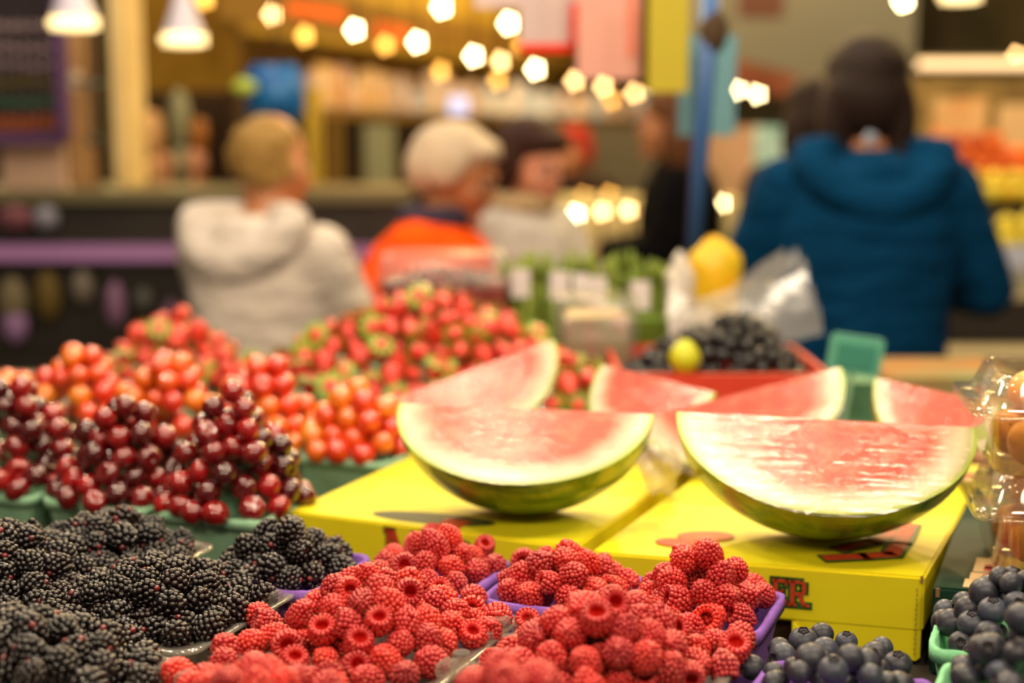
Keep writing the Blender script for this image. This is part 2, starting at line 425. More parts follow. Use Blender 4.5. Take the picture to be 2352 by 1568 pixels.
TOTAL = {}
def scatter(kind, meshes, P, group, where, adj, seed=0, child=None, cname=None, cfrac=1.0, scale=(0.93, 1.07), orient=None, quats=None, cat=None, desc=None):
    """one object per fruit; extreme ones of a heap are told apart in their labels"""
    rng = random.Random(seed); px = [proj(p) for p in P]; n = len(P)
    if n == 0: return
    inf = [i for i in range(n) if -10 < px[i][0] < 2362 and -10 < px[i][1] < 1580]
    P = [P[i] for i in inf]; px = [px[i] for i in inf]; quats = [quats[i] if quats and i < len(quats) else None for i in inf]; n = len(P)
    if n == 0: return
    sp = {}
    if n > 3:
        top = min(range(n), key=lambda i: px[i][1]); lf = min(range(n), key=lambda i: px[i][0]); rt = max(range(n), key=lambda i: px[i][0]); bt = max(range(n), key=lambda i: px[i][1])
        for i, w in ((top, 'topmost'), (lf, 'leftmost'), (rt, 'rightmost'), (bt, 'lowest')): sp.setdefault(i, w)
    TOTAL[kind] = TOTAL.get(kind, 0) + n
    for i, p in enumerate(P):
        me = rng.choice(meshes); hm = None
        if isinstance(me, tuple): me, hm = me
        o = bpy.data.objects.new(kind, me); COL.objects.link(o); o.location = [float(x) for x in p]
        o.rotation_mode = 'QUATERNION'; q = quats[i]; facing = ''
        if q is None:
            q = rnd_quat(rng) if orient is None else orient(rng)
        s = rng.uniform(*scale); o.scale = (s, s, s * rng.uniform(0.96, 1.05)); o.rotation_quaternion = q
        fwd = (q @ Vector((0, 0, 1))).dot((Vector((0, 0, CZ)) - Vector(o.location)).normalized())
        if kind == 'raspberry': facing = ' showing its hollow end' if fwd > 0.7 else (' showing its tip' if fwd < -0.5 else '')
        if kind == 'blueberry': facing = ' showing its crown' if fwd > 0.6 else ''
        if i in sp: lab = f'{adj}, {sp[i]} {where}'
        else: lab = f'{adj}{facing} {where}'
        tag(o, lab, cat or kind.replace('_', ' '), group)
        if hm is not None and child == 'hairs':
            c = link('hairs', hm, None, o)
        elif child is not None and child != 'hairs' and rng.random() < cfrac:
            link(cname, child, None, o)

RW = math.radians(-22)
U = Vector((math.cos(RW), math.sin(RW))); Vv = Vector((-math.sin(RW), math.cos(RW)))
ZR = 1.05; ZT = 0.975

# ------------------------------------------------------------------ baskets
def basket(name, label, cat, c, rot, w, d, h, m, zr=ZR, taper=0.78, group=None, th=0.0022, wav=0.0, lip=0.004, rimname='rim'):
    o = empty(name, (c[0], c[1], zr - h), rot); rng = random.Random(int(c[0] * 1e4))
    def ring(k, z, inset=0.0, ww=0.0):
        s = taper + (1 - taper) * k; pts = rrect(w * s - 2 * inset, d * s - 2 * inset, 0.014 * s, 6)
        return [(x, y, z + (math.sin(i * 1.1) * ww + rng.uniform(-ww, ww) * 0.5)) for i, (x, y) in enumerate(pts)]
    # side walls with long edges subdivided so that the ribs can dent
    def dense(pts, n=5):
        out = []
        for i, p in enumerate(pts):
            q = pts[(i + 1) % len(pts)]; L = math.dist(p[:2], q[:2]); k = max(1, int(L / 0.008))
            for j in range(k): out.append(tuple(p[a] + (q[a] - p[a]) * j / k for a in range(3)))
        return out
    outer = []; base = dense(ring(1, h))
    N = len(base)
    def ringN(k, z, inset, ww=0.0, rib=0.0):
        s = taper + (1 - taper) * k; out = []
        for i, (x, y, _) in enumerate(base):
            l = math.hypot(x, y); f = s * (1 - (inset + rib * (i % 2)) / l)
            out.append((x * f, y * f, z + ww * (math.sin(i * 0.9 + c[0] * 50) * 0.6 + rng.uniform(-0.5, 0.5))))
        return out
    rings = [ringN(0, 0, 0), ringN(0.03, 0.004, 0), ringN(0.35, h * 0.35, 0, rib=0.0012), ringN(0.8, h * 0.8, 0, rib=0.0012), ringN(0.86, h * 0.86, 0), ringN(0.97, h * 0.97, 0),
             ringN(0.97, h * 0.97, th), ringN(0.5, h * 0.5, th), ringN(0.05, 0.004, th)]
    vs, fs = loft(rings); mk('basket_wall', vs, fs, m, o)
    rr = [ringN(1, h - 0.009, -0.0006), ringN(1, h - 0.009, -lip * 0.5), ringN(1, h + 0.001, -lip * 0.5, wav), ringN(1, h + 0.001, th + 0.0005, wav), ringN(1, h - 0.009, th)]
    vs, fs = loft(rr, False, False); fs += [(4 * N + i, 4 * N + (i + 1) % N, (i + 1) % N, i) for i in range(N)]
    mk(rimname, vs, fs, m, o)
    return tag(o, label, cat, group)
PB = [(-.183, 1.112), (-.067, 1.100), (.041, 1.058), (.142, 1.020)]
basket('pulp_basket', 'purple pulp basket of blackberries against the left yellow crate', 'basket', PB[0], RW, .104, .104, .062, M['purple'], wav=.0006)
basket('pulp_basket', 'purple pulp basket of raspberries under the red letter M', 'basket', PB[1], RW, .104, .104, .062, M['purple'], wav=.0006)
basket('pulp_basket', 'purple pulp basket of raspberries in front of the gap between the yellow crates', 'basket', PB[2], RW, .102, .100, .062, M['purple'], wav=.0006)
basket('pulp_basket', 'purple pulp basket of raspberries beside the letters ER', 'basket', PB[3], RW, .104, .104, .062, M['purple'], wav=.0006)
basket('pulp_basket', 'purple pulp basket of blueberries at the bottom right', 'basket', (.205, .850), RW, .108, .108, .062, M['purple'], wav=.0012, zr=1.045)
basket('pulp_basket', 'light green pulp basket of blueberries in front of the dark green crate', 'basket', (.352, .945), RW, .110, .110, .065, M['gpulp2'], wav=.002, zr=1.055)
basket('pulp_basket', 'light green pulp basket of blueberries in the bottom right corner', 'basket', (.312, .818), RW, .108, .108, .065, M['gpulp2'], wav=.002, zr=1.055)
CB = [(-.500, 1.405), (-.380, 1.362), (-.262, 1.318)]
for c, w in zip(CB, ('at the left edge of the picture', 'in the middle of the cherry row', 'touching the yellow crate')):
    basket('pulp_basket', 'green pulp basket piled with cherries ' + w, 'basket', c, RW, .116, .112, .072, M['gpulp'], wav=.0012)
TB = [(-.635, 1.715), (-.515, 1.672), (-.400, 1.63), (-.283, 1.588), (-.168, 1.546)]
for c, w in zip(TB, ('at the left edge behind the cherries', 'second from the left behind the cherries', 'in the middle of the tomato row', 'second from the right in the tomato row', 'left of the watermelons')):
    basket('pulp_basket', 'green pulp basket of cherry tomatoes ' + w, 'basket', c, RW, .114, .110, .072, M['gpulp'], wav=.001)

# ------------------------------------------------------------------ clear clamshells holding berries
def punnet(label, c, w, d, h=.05, zr=ZR, tabs=((-1, -1),), rot=RW, m=None):
    m = m or M['clear']; o = empty('clear_punnet', (c[0], c[1], zr - h), rot)
    def R(k, z, ex=0): return [(x, y, z) for x, y in rrect(w * k + ex, d * k + ex, .016, 5)]
    vs, fs = loft([R(.86, 0), R(.88, .002), R(.97, h - .004), R(.97, h), R(1, h, .012), R(1, h - .0025, .014), R(1, h - .0025, .013), R(1, h - .0008, .0108), R(.965, h - .001), R(.87, .0035)], True, True)
    mk('tray', vs, fs, m, o)
    for sx, sy in tabs:
        bm = bmesh.new(); box(bm, (sx * (w / 2 + .001), sy * (d / 2 - .03), h + .004), (.011, .016, .009), bev=.0012); cyl(bm, (sx * (w / 2), sy * (d / 2 - .055), h), (sx * (w / 2), sy * (d / 2 - .055), h + .006), .007, .006, 20)
        frombm('snap_tab', bm, m, o)
    return tag(o, label, 'punnet')
C1 = (-.095, .955); C2 = (.060, .893); C3 = (-.155, .798); C4 = (.000, .735)
punnet('clear plastic punnet of raspberries in the middle of the front row', C1, .148, .150, tabs=((1, 1), (1, -1), (-1, 1)))
punnet('clear plastic punnet of raspberries beside the blueberries', C2, .148, .150, tabs=((-1, 1), (1, -1), (-1, -1)))
punnet('clear plastic punnet of blurred raspberries at the bottom left of centre', C3, .148, .150, tabs=((-1, 1),))
punnet('clear plastic punnet of blurred raspberries at the bottom centre', C4, .148, .150, tabs=((1, 1),))
K = dict(A=(-.335, 1.150), B=(-.262, 1.018), C=(-.402, 1.075), D=(-.312, .870), E=(-.335, .735))
punnet('clear plastic punnet of blackberries in front of the cherry baskets', K['A'], .12, .11)
punnet('clear plastic punnet of blackberries left of the raspberries', K['B'], .144, .138, tabs=((1, 1),))
punnet('clear plastic punnet of blackberries at the left edge', K['C'], .148, .138)
punnet('clear plastic punnet of blackberries at the bottom left', K['D'], .148, .138, tabs=((1, 1),))
punnet('clear plastic punnet of blurred blackberries in the bottom left corner', K['E'], .15, .12)

def face_cam(rng):
    return aim((rng.uniform(-.5, .5), -1, rng.uniform(0, .8)), rng)
def rasp_orient(rng):
    k = rng.random()
    if k < .13: return aim((rng.uniform(-.7, .7), -1, rng.uniform(-.1, 1)), rng)
    if k < .62: return aim((rng.uniform(-.6, .6), rng.uniform(-.2, 1), -1), rng)
    return aim((rng.uniform(-1, 1), rng.uniform(-.2, 1), rng.uniform(-1, .2)), rng)
def heap_rasp(c, w, d, H, where, group, seed, p=1.5, zr=ZR, pts=(), sk=(0, 0), q=3.0, edge=.97, tight=.95, layers=1.2):
    hp = Heap(c, RW, w / 2, d / 2, zr + .004, H, p, q, sk); r = .0100
    fx, qs, rng = [], [], random.Random(seed)
    for t in pts:
        pp = on_heap(hp, t[0], t[1], r)
        if pp is None: continue
        fx.append(pp); k = t[2] if len(t) > 2 else 't'
        toc = Vector((0, 0, CZ)) - Vector(pp); toc.normalize()
        if k == 'o': dv = toc + Vector((rng.uniform(-.25, .25), 0, rng.uniform(-.15, .25)))
        elif k == 'u': dv = toc * .7 + Vector((rng.uniform(-.2, .2), 0, .8))
        elif k == 'd': dv = toc * .5 + Vector((rng.uniform(-.2, .2), 0, -.8))
        elif k == 'l': dv = Vector((-1, -.3, .4))
        elif k == 'r': dv = Vector((1, -.3, .4))
        else: dv = Vector((rng.uniform(-.5, .5), rng.uniform(.2, 1), -rng.uniform(.3, 1)))
        qs.append(aim(dv, rng))
    P = pack(hp, r, layers, .35, fx, seed, tight, edge)
    scatter('raspberry', RASP, list(P), group, where, 'red raspberry', seed, 'hairs', orient=rasp_orient, quats=qs, scale=(.92, 1.08))
PTS_C1 = [(594, 1410, 't'), (700, 1410, 't'), (768, 1395, 't'), (660, 1478, 'o'), (758, 1455, 'u'), (620, 1432, 'l'), (530, 1485, 't'), (565, 1478, 't'), (802, 1350, 'o'), (872, 1352, 't'), (940, 1358, 'o'), (1010, 1367, 'u'),
          (1045, 1335, 't'), (1085, 1368, 't'), (835, 1392, 't'), (890, 1388, 't'), (1085, 1400, 'o'), (1140, 1420, 't'), (1118, 1448, 't'), (1050, 1440, 't'), (1045, 1405, 't'), (932, 1420, 'd'), (968, 1420, 'd'), (870, 1430, 'u'), (925, 1465, 't'),
          (975, 1460, 't'), (818, 1490, 'u'), (815, 1525, 'o'), (885, 1510, 't'), (985, 1520, 't'), (680, 1525, 'u'), (745, 1515, 't'), (930, 1548, 't'), (840, 1560, 't'), (760, 1560, 'o'), (1075, 1462, 'u'), (515, 1518, 't'), (800, 1440, 'l')]
PTS_C2 = [(1355, 1370, 't'), (1408, 1372, 't'), (1470, 1385, 't'), (1410, 1400, 'o'), (1346, 1400, 't'), (1376, 1425, 'u'), (1285, 1425, 't'), (1315, 1450, 't'), (1535, 1420, 'o'), (1620, 1428, 'o'), (1480, 1455, 't'), (1432, 1440, 't'), (1585, 1440, 't'),
          (1538, 1478, 't'), (1600, 1490, 't'), (1645, 1480, 't'), (1697, 1460, 't'), (1680, 1495, 'u'), (1215, 1440, 'u'), (1228, 1465, 't'), (1485, 1500, 't'), (1540, 1530, 't'), (1610, 1525, 't'), (1650, 1525, 'd'), (1425, 1490, 't')]
PTS_C4 = [(1370, 1480, 'o'), (1295, 1510, 't'), (1365, 1530, 't'), (1235, 1500, 't'), (1140, 1525, 'o'), (1090, 1560, 't'), (1430, 1520, 't'), (1310, 1560, 'o'), (1485, 1555, 'o'), (1245, 1560, 't'), (1500, 1535, 't')]
PTS_C3 = [(405, 1545, 't'), (475, 1560, 't'), (585, 1530, 't'), (650, 1562, 't')]
heap_rasp(C1, .136, .144, .046, 'in the middle clear punnet of the front row', 'raspberries in the middle punnet', 21, pts=PTS_C1, p=1.6)
heap_rasp(C2, .134, .144, .050, 'in the clear punnet beside the blueberries', 'raspberries in the punnet by the blueberries', 22, pts=PTS_C2, p=1.5)
heap_rasp(C3, .142, .146, .032, 'out of focus at the bottom edge left of centre', 'blurred raspberries at the bottom left of centre', 23, p=1.5, pts=PTS_C3)
heap_rasp(C4, .142, .146, .064, 'out of focus at the bottom edge in the centre', 'blurred raspberries at the bottom centre', 24, p=1.5, pts=PTS_C4)
PTS_R1 = [(957, 1248, 'o'), (990, 1225, 't'), (1035, 1245, 't'), (1050, 1262, 't'), (1110, 1265, 'u'), (905, 1275, 't'), (935, 1298, 'o'), (982, 1288, 't'), (1082, 1278, 't'), (1090, 1312, 't'), (1028, 1300, 't'), (870, 1310, 't'), (985, 1325, 't'), (1135, 1298, 't')]
PTS_R2 = [(1245, 1295, 't'), (1300, 1285, 't'), (1345, 1287, 't'), (1205, 1290, 'o'), (1385, 1292, 't'), (1405, 1318, 't'), (1440, 1335, 't'), (1325, 1330, 't'), (1205, 1320, 't'), (1172, 1355, 't'), (1220, 1363, 't'), (1265, 1345, 'l'), (1305, 1365, 't'), (1365, 1352, 't')]
PTS_R3 = [(1573, 1285, 't'), (1630, 1278, 't'), (1550, 1340, 't'), (1500, 1345, 't'), (1655, 1320, 't'), (1690, 1305, 't'), (1605, 1370, 't'), (1663, 1378, 't'), (1725, 1345, 't'), (1715, 1370, 't'), (1700, 1412, 'l'), (1570, 1370, 'l'), (1640, 1400, 't'), (1750, 1365, 't')]
heap_rasp(PB[1], .080, .086, .038, 'in the purple basket under the red letter M', 'raspberries in the basket under the letter M', 31, p=.95, sk=(.4, .1), pts=PTS_R1, q=3.5)
heap_rasp(PB[2], .088, .088, .030, 'in the purple basket before the crate gap', 'raspberries in the middle purple basket', 32, p=1.6, pts=PTS_R2, q=3.5)
heap_rasp(PB[3], .090, .090, .054, 'in the purple basket beside the letters ER', 'raspberries in the right purple basket', 33, p=1.2, pts=PTS_R3, q=3.5)

def heap_black(c, w, d, H, where, group, seed, p=1.5, zr=ZR, rot=RW):
    hp = Heap(c, rot, w / 2, d / 2, zr + .004, H, p, 3.0); r = .0103
    P = pack(hp, r, 1.1, .4, None, seed, 1.0, .97)
    scatter('blackberry', BLACK, list(P), group, where, 'glossy blackberry', seed, scale=(.92, 1.1))
heap_black(PB[0], .090, .090, .040, 'in the purple basket against the yellow crate', 'blackberries in the purple basket', 41, 1.3)
heap_black(K['A'], .128, .112, .032, 'in the punnet before the cherry baskets', 'blackberries in the back punnet', 42, 1.4)
heap_black(K['B'], .142, .138, .028, 'in the punnet left of the raspberries', 'blackberries beside the raspberries', 43, 1.6)
heap_black(K['C'], .160, .150, .040, 'in the punnet at the left edge', 'blackberries at the left edge', 44, 1.6)
heap_black(K['D'], .160, .150, .040, 'in the punnet at the bottom left', 'blackberries at the bottom left', 45, 1.6)
heap_black(K['E'], .16, .14, .052, 'out of focus in the bottom left corner', 'blurred blackberries in the bottom left corner', 46, 1.5)

for c, H, w, g, sd in zip(CB, (.115, .105, .118), ('in the basket at the left edge', 'in the middle cherry basket', 'in the basket touching the yellow crate'), ('cherries in the left basket', 'cherries in the middle basket', 'cherries in the right basket'), (51, 52, 53)):
    hp = Heap(c, RW, .063, .060, ZR + .006, H - .012, 1.7, 3.0); P = pack(hp, .0118, 1.1, .25, None, sd, .95, 1.0)
    scatter('cherry', CHERRY, list(P), g, w, 'shiny dark red cherry', sd, scale=(.92, 1.08))
TH_ = (.075, .105, .095, .100, .078)
for c, H, w, g, sd in zip(TB, TH_, ('at the left edge behind the cherries', 'in the tallest heap behind the cherries', 'in the middle heap behind the cherries', 'in the heap right above the cherries', 'in the basket left of the watermelons'),
                          ('tomatoes at the left edge', 'tomatoes in the tallest heap', 'tomatoes in the middle heap', 'tomatoes in the heap above the cherries', 'tomatoes in the basket left of the watermelons'), (61, 62, 63, 64, 65)):
    hp = Heap(c, RW, .062, .060, ZR + .006, H - .008, 1.9, 3.0); P = pack(hp, .0128, .9, .3, None, sd, .96, .99)
    scatter('cherry_tomato', TOMATO, list(P), g, w, 'orange red cherry tomato', sd, scale=(.88, 1.08), cat='tomato')
def heap_straw(c, w, d, H, where, g, sd, p=1.5, rot=RW):
    hp = Heap(c, rot, w / 2, d / 2, ZR + .004, H, p, 3.0); P = pack(hp, .0165, .8, .4, None, sd, .97, .99)
    scatter('strawberry', STRAW, list(P), g, where, 'red strawberry with green leaves', sd, LEAFCAP, 'leaf_cap', .8, scale=(.85, 1.1))
def tray(label, c, w, d, rot=RW, m=None): return basket('shallow_tray', label, 'tray', c, rot, w, d, .06, m or M['gpulp'], taper=.9)
tray('green tray under the large strawberry heap', (-.130, 2.02), .45, .34)
heap_straw((-.120, 2.02), .48, .35, .118, 'in the large heap behind the tomatoes', 'strawberries in the large heap', 71, 1.7)
tray('green tray of strawberries at the left of the table', (-.505, 2.07), .22, .2)
heap_straw((-.495, 2.07), .23, .2, .085, 'in the smaller heap at the left', 'strawberries in the small left heap', 72, 1.5)
tray('small green tray of strawberries behind the watermelons', (.080, 1.80), .10, .10)
heap_straw((.080, 1.80), .10, .10, .055, 'in the small tray behind the left watermelon', 'strawberries behind the left watermelon', 73, 1.2)

def heap_blue(c, w, d, H, where, g, sd, zr, p=1.4, pts=()):
    hp = Heap(c, RW, w / 2, d / 2, zr + .002, H, p, 3.0); r = .0086; fx = []; qs = []; rng = random.Random(sd)
    for t in pts:
        pp = on_heap(hp, t[0], t[1], r)
        if pp is None: continue
        fx.append(pp); toc = (Vector((0, 0, CZ)) - Vector(pp)).normalized()
        k = t[2] if len(t) > 2 else ''
        qs.append(aim({'c': toc + Vector((rng.uniform(-.2, .2), 0, rng.uniform(0, .3))), 'u': toc * .4 + Vector((0, 0, 1)), 'l': Vector((-1, -.7, .2)), 'd': Vector((.2, 1, -.6))}.get(k, Vector((rng.uniform(-1, 1), .7, -.5))), rng))
    P = pack(hp, r, 1.2, .4, fx, sd, .95, .97)
    scatter('blueberry', BLUE, list(P), g, where, 'dark blueberry', sd, CROWN, 'crown', 1, scale=(.8, 1.16), quats=qs, orient=lambda q: aim((q.uniform(-1, 1), q.uniform(-1, .6), q.uniform(-.2, 1)), q))
heap_blue((.205, .850), .102, .102, .036, 'in the purple basket at the bottom right', 'blueberries in the purple basket', 81, 1.043,
          pts=[(1888, 1457, 'd'), (1944, 1474, 'u'), (1845, 1472, 'u'), (1895, 1494, 'd'), (1798, 1510, 'l'), (1790, 1490, 'd'), (2025, 1490, 'l'), (1960, 1520, 'd'), (2062, 1525, 'u'), (1918, 1538, 'u'), (1860, 1520, 'd'), (1840, 1540, 'd'), (1775, 1545, 'd'), (1735, 1535, 'd'), (2010, 1505, 'c'), (1990, 1545, 'd')])
heap_blue((.352, .945), .106, .106, .050, 'in the light green basket before the dark green crate', 'blueberries in the upper green basket', 82, 1.053,
          pts=[(2285, 1400, 'u'), (2232, 1440, 'u'), (2330, 1385, 'c'), (2212, 1475, 'c'), (2265, 1460, 'l'), (2190, 1425, 'd'), (2225, 1395, 'd'), (2345, 1430, 'd')])
heap_blue((.312, .818), .104, .104, .062, 'in the light green basket in the bottom right corner', 'blueberries in the corner green basket', 83, 1.053, pts=[(2270, 1495, 'c'), (2290, 1455, 'c'), (2335, 1500, 'u'), (2215, 1535, 'd')])

# ------------------------------------------------------------------ yellow crates
def quad_box(name, corners, z1, z0, m, parent, bev=.002):
    bm = bmesh.new(); b = [bm.verts.new((c[0], c[1], z0)) for c in corners]; t_ = [bm.verts.new((c[0], c[1], z1)) for c in corners]
    bm.faces.new(b[::-1]); bm.faces.new(t_)
    for i in range(4): bm.faces.new((b[i], b[(i + 1) % 4], t_[(i + 1) % 4], t_[i]))
    bmesh.ops.bevel(bm, geom=list(bm.edges), offset=bev, segments=2, affect='EDGES')
    return frombm(name, bm, m, parent)
ZC = 1.05
class Face:
    """a crate's front face: local x along the top front edge, y up from the top edge, z out of the face"""
    def __init__(s, A, B, up=None):
        A, B = Vector((A[0], A[1], ZC)), Vector((B[0], B[1], ZC)); s.A = A; s.x = (B - A).normalized(); s.L = (B - A).length
        s.y = up or Vector((0, 0, 1)); s.n = s.x.cross(s.y).normalized()
    def mtx(s, x, y, off=0.0, sx=1.0):
        o = s.A + s.x * x + s.y * y + s.n * off; m = Matrix((s.x * sx, s.y, s.n)).transposed().to_4x4(); m.translation = o; return m
GL = {
 'M': [((.02, 0), (.24, 0), (.24, .09), (.02, .09)), ((.08, 0), (.2, 0), (.2, 1), (.08, 1)), ((.02, .9), (.3, .9), (.3, 1), (.02, 1)), ((.12, 1), (.32, 1), (.55, .3), (.48, .08)), ((.78, 1), (.98, 1), (.62, .08), (.46, .3)),
       ((.84, 0), (1.0, 0), (1.0, 1), (.84, 1)), ((.78, 0), (1.06, 0), (1.06, .09), (.78, .09)), ((.8, .9), (1.06, .9), (1.06, 1), (.8, 1))],
 'E': [((.1, 0), (.3, 0), (.3, 1), (.1, 1)), ((.02, 0), (.75, 0), (.75, .12), (.02, .12)), ((.02, .88), (.75, .88), (.75, 1), (.02, 1)), ((.25, .44), (.58, .44), (.58, .56), (.25, .56)), ((.65, 0), (.75, 0), (.75, .28), (.65, .2)), ((.65, .8), (.75, .72), (.75, 1), (.65, 1)), ((.5, .36), (.58, .36), (.58, .64), (.5, .64))],
 'R': [((.1, 0), (.3, 0), (.3, 1), (.1, 1)), ((.02, 0), (.4, 0), (.4, .1), (.02, .1)), ((.02, .88), (.6, .88), (.6, 1), (.02, 1)), ((.25, .42), (.6, .42), (.6, .54), (.25, .54)), ((.58, .46), (.66, .42), (.82, .56), (.64, .58)), ((.64, .56), (.82, .56), (.82, .86), (.64, .86)), ((.6, .88), (.64, .84), (.82, .86), (.66, 1)), ((.42, .46), (.62, .46), (.9, 0), (.68, 0)), ((.66, 0), (1.0, 0), (1.0, .1), (.66, .1))],
 'H': [((.05, 0), (.35, 0), (.35, 1), (.05, 1)), ((.65, 0), (.95, 0), (.95, 1), (.65, 1)), ((.3, .4), (.7, .4), (.7, .6), (.3, .6))],
 'T': [((.35, 0), (.65, 0), (.65, 1), (.35, 1)), ((.02, .78), (.98, .78), (.98, 1), (.02, 1))],
 'O': []}
for k in range(16):
    a, b = 2 * PI * k / 16, 2 * PI * (k + 1) / 16; P_ = lambda q, r: (.5 + .46 * r * math.cos(q), .5 + .5 * r * math.sin(q))
    GL['O'].append((P_(a, .5), P_(a, 1), P_(b, 1), P_(b, .5)))
def glyph(ch, w, h, grow=0.0, th=0.0003):
    bm = bmesh.new()
    for q in GL[ch]:
        pts = [Vector((x * w, y * h)) for x, y in q]; c = sum(pts, Vector((0, 0))) / len(pts)
        if grow: pts = [p + Vector((math.copysign(grow, p.x - c.x), math.copysign(grow, p.y - c.y))) for p in pts]
        a = sum(pts[i].x * pts[(i + 1) % 4].y - pts[(i + 1) % 4].x * pts[i].y for i in range(4))
        if a < 0: pts = pts[::-1]
        lo = [bm.verts.new((p.x, p.y, 0)) for p in pts]; hi = [bm.verts.new((p.x, p.y, th)) for p in pts]
        bm.faces.new(lo[::-1]); bm.faces.new(hi)
        for i in range(4): bm.faces.new((lo[i], lo[(i + 1) % 4], hi[(i + 1) % 4], hi[i]))
    return bm
def put_letters(face, items, parent, m1, m2, n1, n2, grow=.0016, flipn=1):
    for ch, x, y, w, h in items:
        for nm, g, mm, off in ((n2, grow, m2, .0001), (n1, 0, m1, .0004)):
            bm = glyph(ch, w, h, g); bmesh.ops.transform(bm, matrix=face.mtx(x, y, off), verts=bm.verts); o = frombm(nm, bm, mm, parent)

LA, LB = at_z(664, 1172, ZC), at_z(1322, 1256, ZC); lx = (LB - LA).normalized(); ly = Vector((-lx.y, lx.x, 0))
LC, LD = LB + ly * .42, LA + ly * .42 + lx * -.005
cr = empty('fruit_crate', (0, 0, 0)); tag(cr, 'yellow cardboard crate with a red letter M under the left watermelon', 'crate')
quad_box('lid', (LA, LB, LC, LD), ZC, ZC - .058, M['yel'], cr)
quad_box('crate_body', tuple(p + q for p, q in zip((LA, LB, LC, LD), (ly * .003 + lx * .003, ly * .003 - lx * .003, -ly * .003 - lx * .003, -ly * .003 + lx * .003))), ZC - .05, ZT + .001, M['yel'], cr)
fl = Face(LA, LB)
put_letters(fl, [('M', .101, -.037, .036, .032), ('O', .168, -.040, .026, .032)], cr, M['redink'], M['greenink'], 'red_letter', 'green_outline')
RA, RB = at_z(1340, 1262, ZC), at_z(2124, 1322, ZC); rx = (RB - RA).normalized(); RBk = at_z(2224, 1146, ZC); ry = (RBk - RB).normalized()
RA2 = RA + ry * .42; RB2 = RB + ry * .42
cr2 = empty('fruit_crate', (0, 0, 0)); tag(cr2, 'yellow cardboard crate printed ER under the right watermelon', 'crate')
RAa = RA + rx * .006
quad_box('lid', (RAa, RB, RB2, RA2 + rx * .006), ZC - .001, ZC - .047, M['yel'], cr2)
nx = rx * .0; n_ = Vector((rx.y, -rx.x, 0))
# deeper front panel of the lid with a torn lower corner
bm = bmesh.new(); Lr = (RB - RA).length
prof = [(.177, -.046), (Lr - .001, -.046), (Lr - .001, -.068), (Lr - .004, -.071), (.20, -.071), (.177, -.071), (.175, -.05)]
fr = Face(RA, RB)
lo = [bm.verts.new((x, y, -.003)) for x, y in prof]; hi = [bm.verts.new((x, y, .0)) for x, y in prof]
bm.faces.new(lo[::-1]); bm.faces.new(hi)
for i in range(len(prof)): bm.faces.new((lo[i], lo[(i + 1) % len(prof)], hi[(i + 1) % len(prof)], hi[i]))
bmesh.ops.transform(bm, matrix=fr.mtx(0, 0), verts=bm.verts); frombm('front_panel', bm, M['yel'], cr2)
bm = bmesh.new(); prof = [(.175, -.046), (.1755, -.078), (.184, -.074), (.196, -.070)]
lo = [bm.verts.new((x, y, 0)) for x, y in prof]; hi = [bm.verts.new((x, y, .003 + .004 * (i in (1, 2)))) for i, (x, y) in enumerate(prof)]
bm.faces.new(lo[::-1]); bm.faces.new(hi)
for i in range(4): bm.faces.new((lo[i], lo[(i + 1) % 4], hi[(i + 1) % 4], hi[i]))
bmesh.ops.transform(bm, matrix=fr.mtx(0, 0), verts=bm.verts); frombm('torn_flap', bm, M['yel'], cr2)
q_ = (RAa + ry * .02 + rx * .01, RB + ry * .004 - rx * .002, RB2 - ry * .01 - rx * .002, RA2 - ry * .01 + rx * .01)
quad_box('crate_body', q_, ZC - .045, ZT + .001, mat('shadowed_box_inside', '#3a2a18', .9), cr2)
BX('torn_corner', RB + Vector((0, 0, -.003)) - rx * .002 + n_ * .0005, (.0022, .002, .0055), M['cardedge'], cr2, rz=math.atan2(rx.y, rx.x))
bm = bmesh.new()
for k in range(14): box(bm, (Lr - .0055 + (.0003 if k % 2 else 0), -.012 - k * .0041, .0002), (.0006, .0024, .0008))
bmesh.ops.transform(bm, matrix=fr.mtx(0, 0), verts=bm.verts); frombm('perforation', bm, M['cardedge'], cr2)
put_letters(fr, [('E', .1575, -.034, .0165, .022), ('R', .1708, -.034, .0175, .022)], cr2, M['redink'], M['greenink'], 'red_letter', 'green_outline', .0022)
# print on the lid: red patches and the end of a red and green word
top2 = Face(RA, RB, up=ry)
top2.n = Vector((0, 0, 1))
def ellipse_mesh(name, cx, cy, a, b, face, off, m, parent, rot=0, th=.0003):
    bm = bmesh.new(); r = bmesh.ops.create_cone(bm, cap_ends=True, segments=28, radius1=1, radius2=1, depth=th)
    bmesh.ops.transform(bm, matrix=face.mtx(cx, cy, off) @ Matrix.Rotation(rot, 4, 'Z') @ Matrix.Diagonal((a, b, 1, 1)), verts=bm.verts); return frombm(name, bm, m, parent)
ellipse_mesh('red_patch', .066, .042, .019, .012, top2, .0002, M['redink'], cr2, -.1)
ellipse_mesh('orange_patch', .083, .068, .024, .016, top2, .0002, mat('orange_ink', '#d8601c', .5), cr2, .2)
ellipse_mesh('dark_patch', .100, .022, .013, .006, top2, .0002, mat('brown_ink', '#5a2a10', .5), cr2, -.3)
